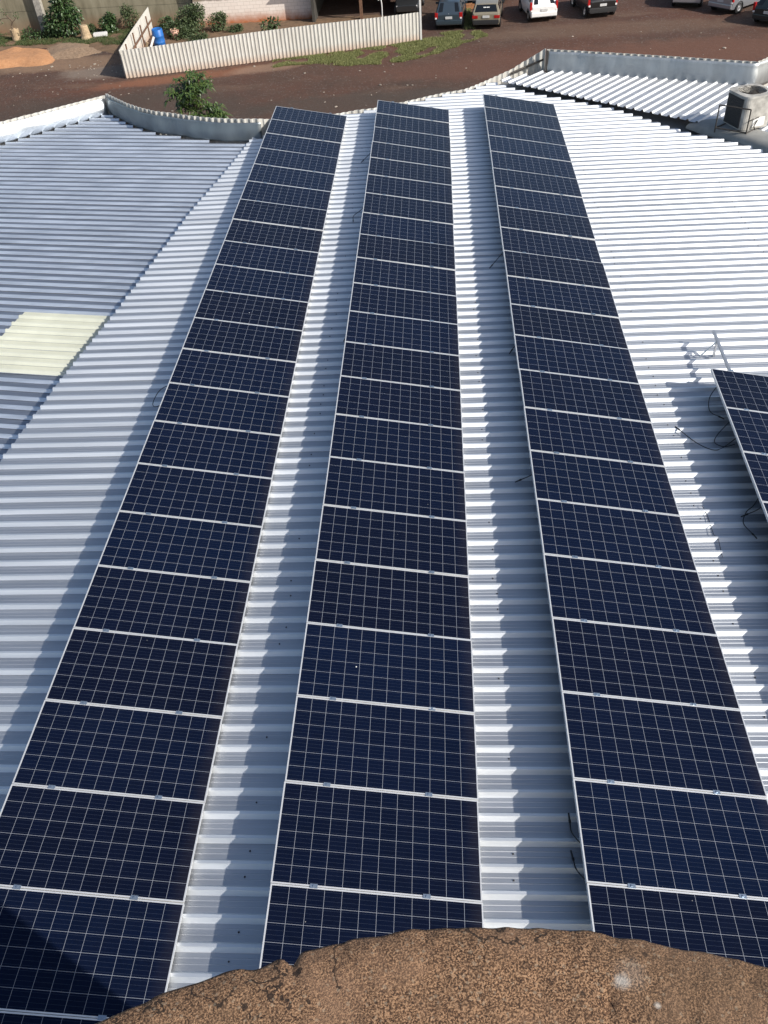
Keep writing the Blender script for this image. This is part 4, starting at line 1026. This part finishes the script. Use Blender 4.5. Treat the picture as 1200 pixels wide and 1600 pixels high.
        bm = bmesh.new(); add_box(bm, sgn*0.62*w-0.14, sgn*0.62*w+0.14, L-0.14, L-0.02, 0.54*s, 0.68*s, bevel=0.02); bm_obj('headlight', bm, MAT['reverselight'], t)
        bm = bmesh.new(); add_box(bm, sgn*(w+0.06)-0.08, sgn*(w+0.06)+0.08, 2.28*ky, 2.38*ky, 0.88*s, 1.0*s, bevel=0.02); bm_obj('wing_mirror', bm, paint if era != 'boxy' else MAT['blacktrim'], t)
        for yy in (0.68*ky, 3.08*ky):
            wh = link(bpy.data.objects.new('wheel', None), t); wh.location = (sgn*(w-0.085), yy, 0.29)
            bm = bmesh.new(); add_lathe(bm, [(0.17, -0.085), (0.26, -0.092), (0.29, -0.06), (0.29, 0.06), (0.26, 0.092), (0.17, 0.085)], 22)
            bmesh.ops.transform(bm, matrix=Matrix.Rotation(PI/2, 4, 'Y'), verts=bm.verts); bm_obj('tyre', bm, MAT['rubber'], wh, True)
            bm = bmesh.new(); add_lathe(bm, [(0, 0.075), (0.05, 0.078), (0.10, 0.06), (0.165, 0.082), (0.172, 0.05)], 22)
            bmesh.ops.transform(bm, matrix=Matrix.Rotation(PI/2*sgn, 4, 'Y'), verts=bm.verts); bm_obj('rim', bm, MAT['rim'], wh)
            bm = bmesh.new(); add_lathe(bm, [(0.30, 0.0), (0.345, 0.0), (0.345, 0.11), (0.30, 0.112)], 22)
            bmesh.ops.transform(bm, matrix=Matrix.Translation((sgn*(w-0.095), yy, 0.30)) @ Matrix.Rotation(PI/2*sgn, 4, 'Y'), verts=bm.verts); bm_obj('wheel_arch', bm, MAT['blacktrim'], t)
    bm = bmesh.new(); add_box(bm, -0.93*w, 0.93*w, -0.05, 0.14, 0.32*s, 0.54*s, bevel=0.04); bm_obj('bumper', bm, paint if era == 'round' else MAT['blacktrim'], t)
    bm = bmesh.new(); add_box(bm, -0.85*w, 0.85*w, -0.058, -0.04, 0.30*s, 0.335*s); bm_obj('bumper_strip', bm, MAT['blacktrim'], t)
    bm = bmesh.new(); zpl = 0.60*s if light != 'wide' else 0.64*s
    add_box(bm, -0.20, 0.20, -0.035, -0.005, zpl, zpl+0.13, bevel=0.005); bm_obj('number_plate', bm, MAT['plate'], t)
    bm = bmesh.new(); add_lathe(bm, [(0, 0.02), (0.045, 0.018), (0.05, 0)], 12); bmesh.ops.transform(bm, matrix=Matrix.Translation((0, 0.035, 0.83*s)) @ Matrix.Rotation(PI/2, 4, 'X'), verts=bm.verts)
    bm_obj('badge', bm, MAT['rim'], t)
    return t
def paint(name, col, metal=0.0): return plain(name, col, 0.28, metal, 0.05, 2, 0.5, 0.5)
car('parked_car', 'blue grey hatchback parked nearest to the fence end', (5.02, 31.55, GZ), math.radians(-5), paint('blue grey paint', (0.050, 0.070, 0.090), 0.3), light='mid')
car('parked_car', 'old boxy beige hatchback with a white sticker on its rear window', (7.17, 31.25, GZ), math.radians(-6), paint('beige paint', (0.23, 0.20, 0.145)), era='boxy', light='wide', sticker=True, Hh=1.36)
car('parked_car', 'small white hatchback between the beige and the black car', (10.6, 32.05, GZ), math.radians(7), paint('white paint car', (0.78, 0.77, 0.75)), era='round', light='tall')
car('parked_car', 'black high hatchback with red and white tail lights', (14.0, 32.2, GZ), math.radians(9), paint('black paint', (0.012, 0.012, 0.013)), L=4.0, W=1.75, Hh=1.53, era='suv', light='tall')
car('parked_car', 'silver car left of the other silver hatchback at the right', (19.0, 33.25, GZ), math.radians(-20), paint('light silver paint', (0.42, 0.43, 0.44), 0.5), L=4.1, W=1.68)
car('parked_car', 'silver hatchback turned sideways showing its right rear wheel', (20.55, 31.75, GZ), math.radians(-50), paint('silver paint', (0.36, 0.37, 0.39), 0.5), L=3.9, W=1.66)
car('parked_car', 'dark green grey car cut off by the right edge of the photo', (22.3, 28.7, GZ), math.radians(-42), paint('dark green grey paint', (0.022, 0.030, 0.032), 0.2), L=4.2, W=1.7)
car('parked_car', 'dark car half hidden behind the fence end in the shade', (2.75, 38.6, GZ), math.radians(176), paint('charcoal paint', (0.03, 0.032, 0.034), 0.2))
car('parked_car', 'pale car standing deeper in the yard behind the beige one', (9.0, 37.5, GZ), math.radians(80), paint('pale grey paint', (0.45, 0.45, 0.44), 0.2))
pl = thing('plank_stack', 'stack of orange timber planks between blue grey and beige cars', 'planks', (6.1, 36.2, GZ), 0.1)
for k in range(4):
    bm = bmesh.new(); add_box(bm, -0.7+0.05*k, 0.7-0.03*k, -0.12, 0.12, 0.07*k, 0.07*k+0.06, Matrix.Rotation(0.05*k, 4, 'Z')); bm_obj('plank', bm, plain('orange timber', (0.30, 0.135, 0.055), 0.8, 0, 0.3, 6), pl)
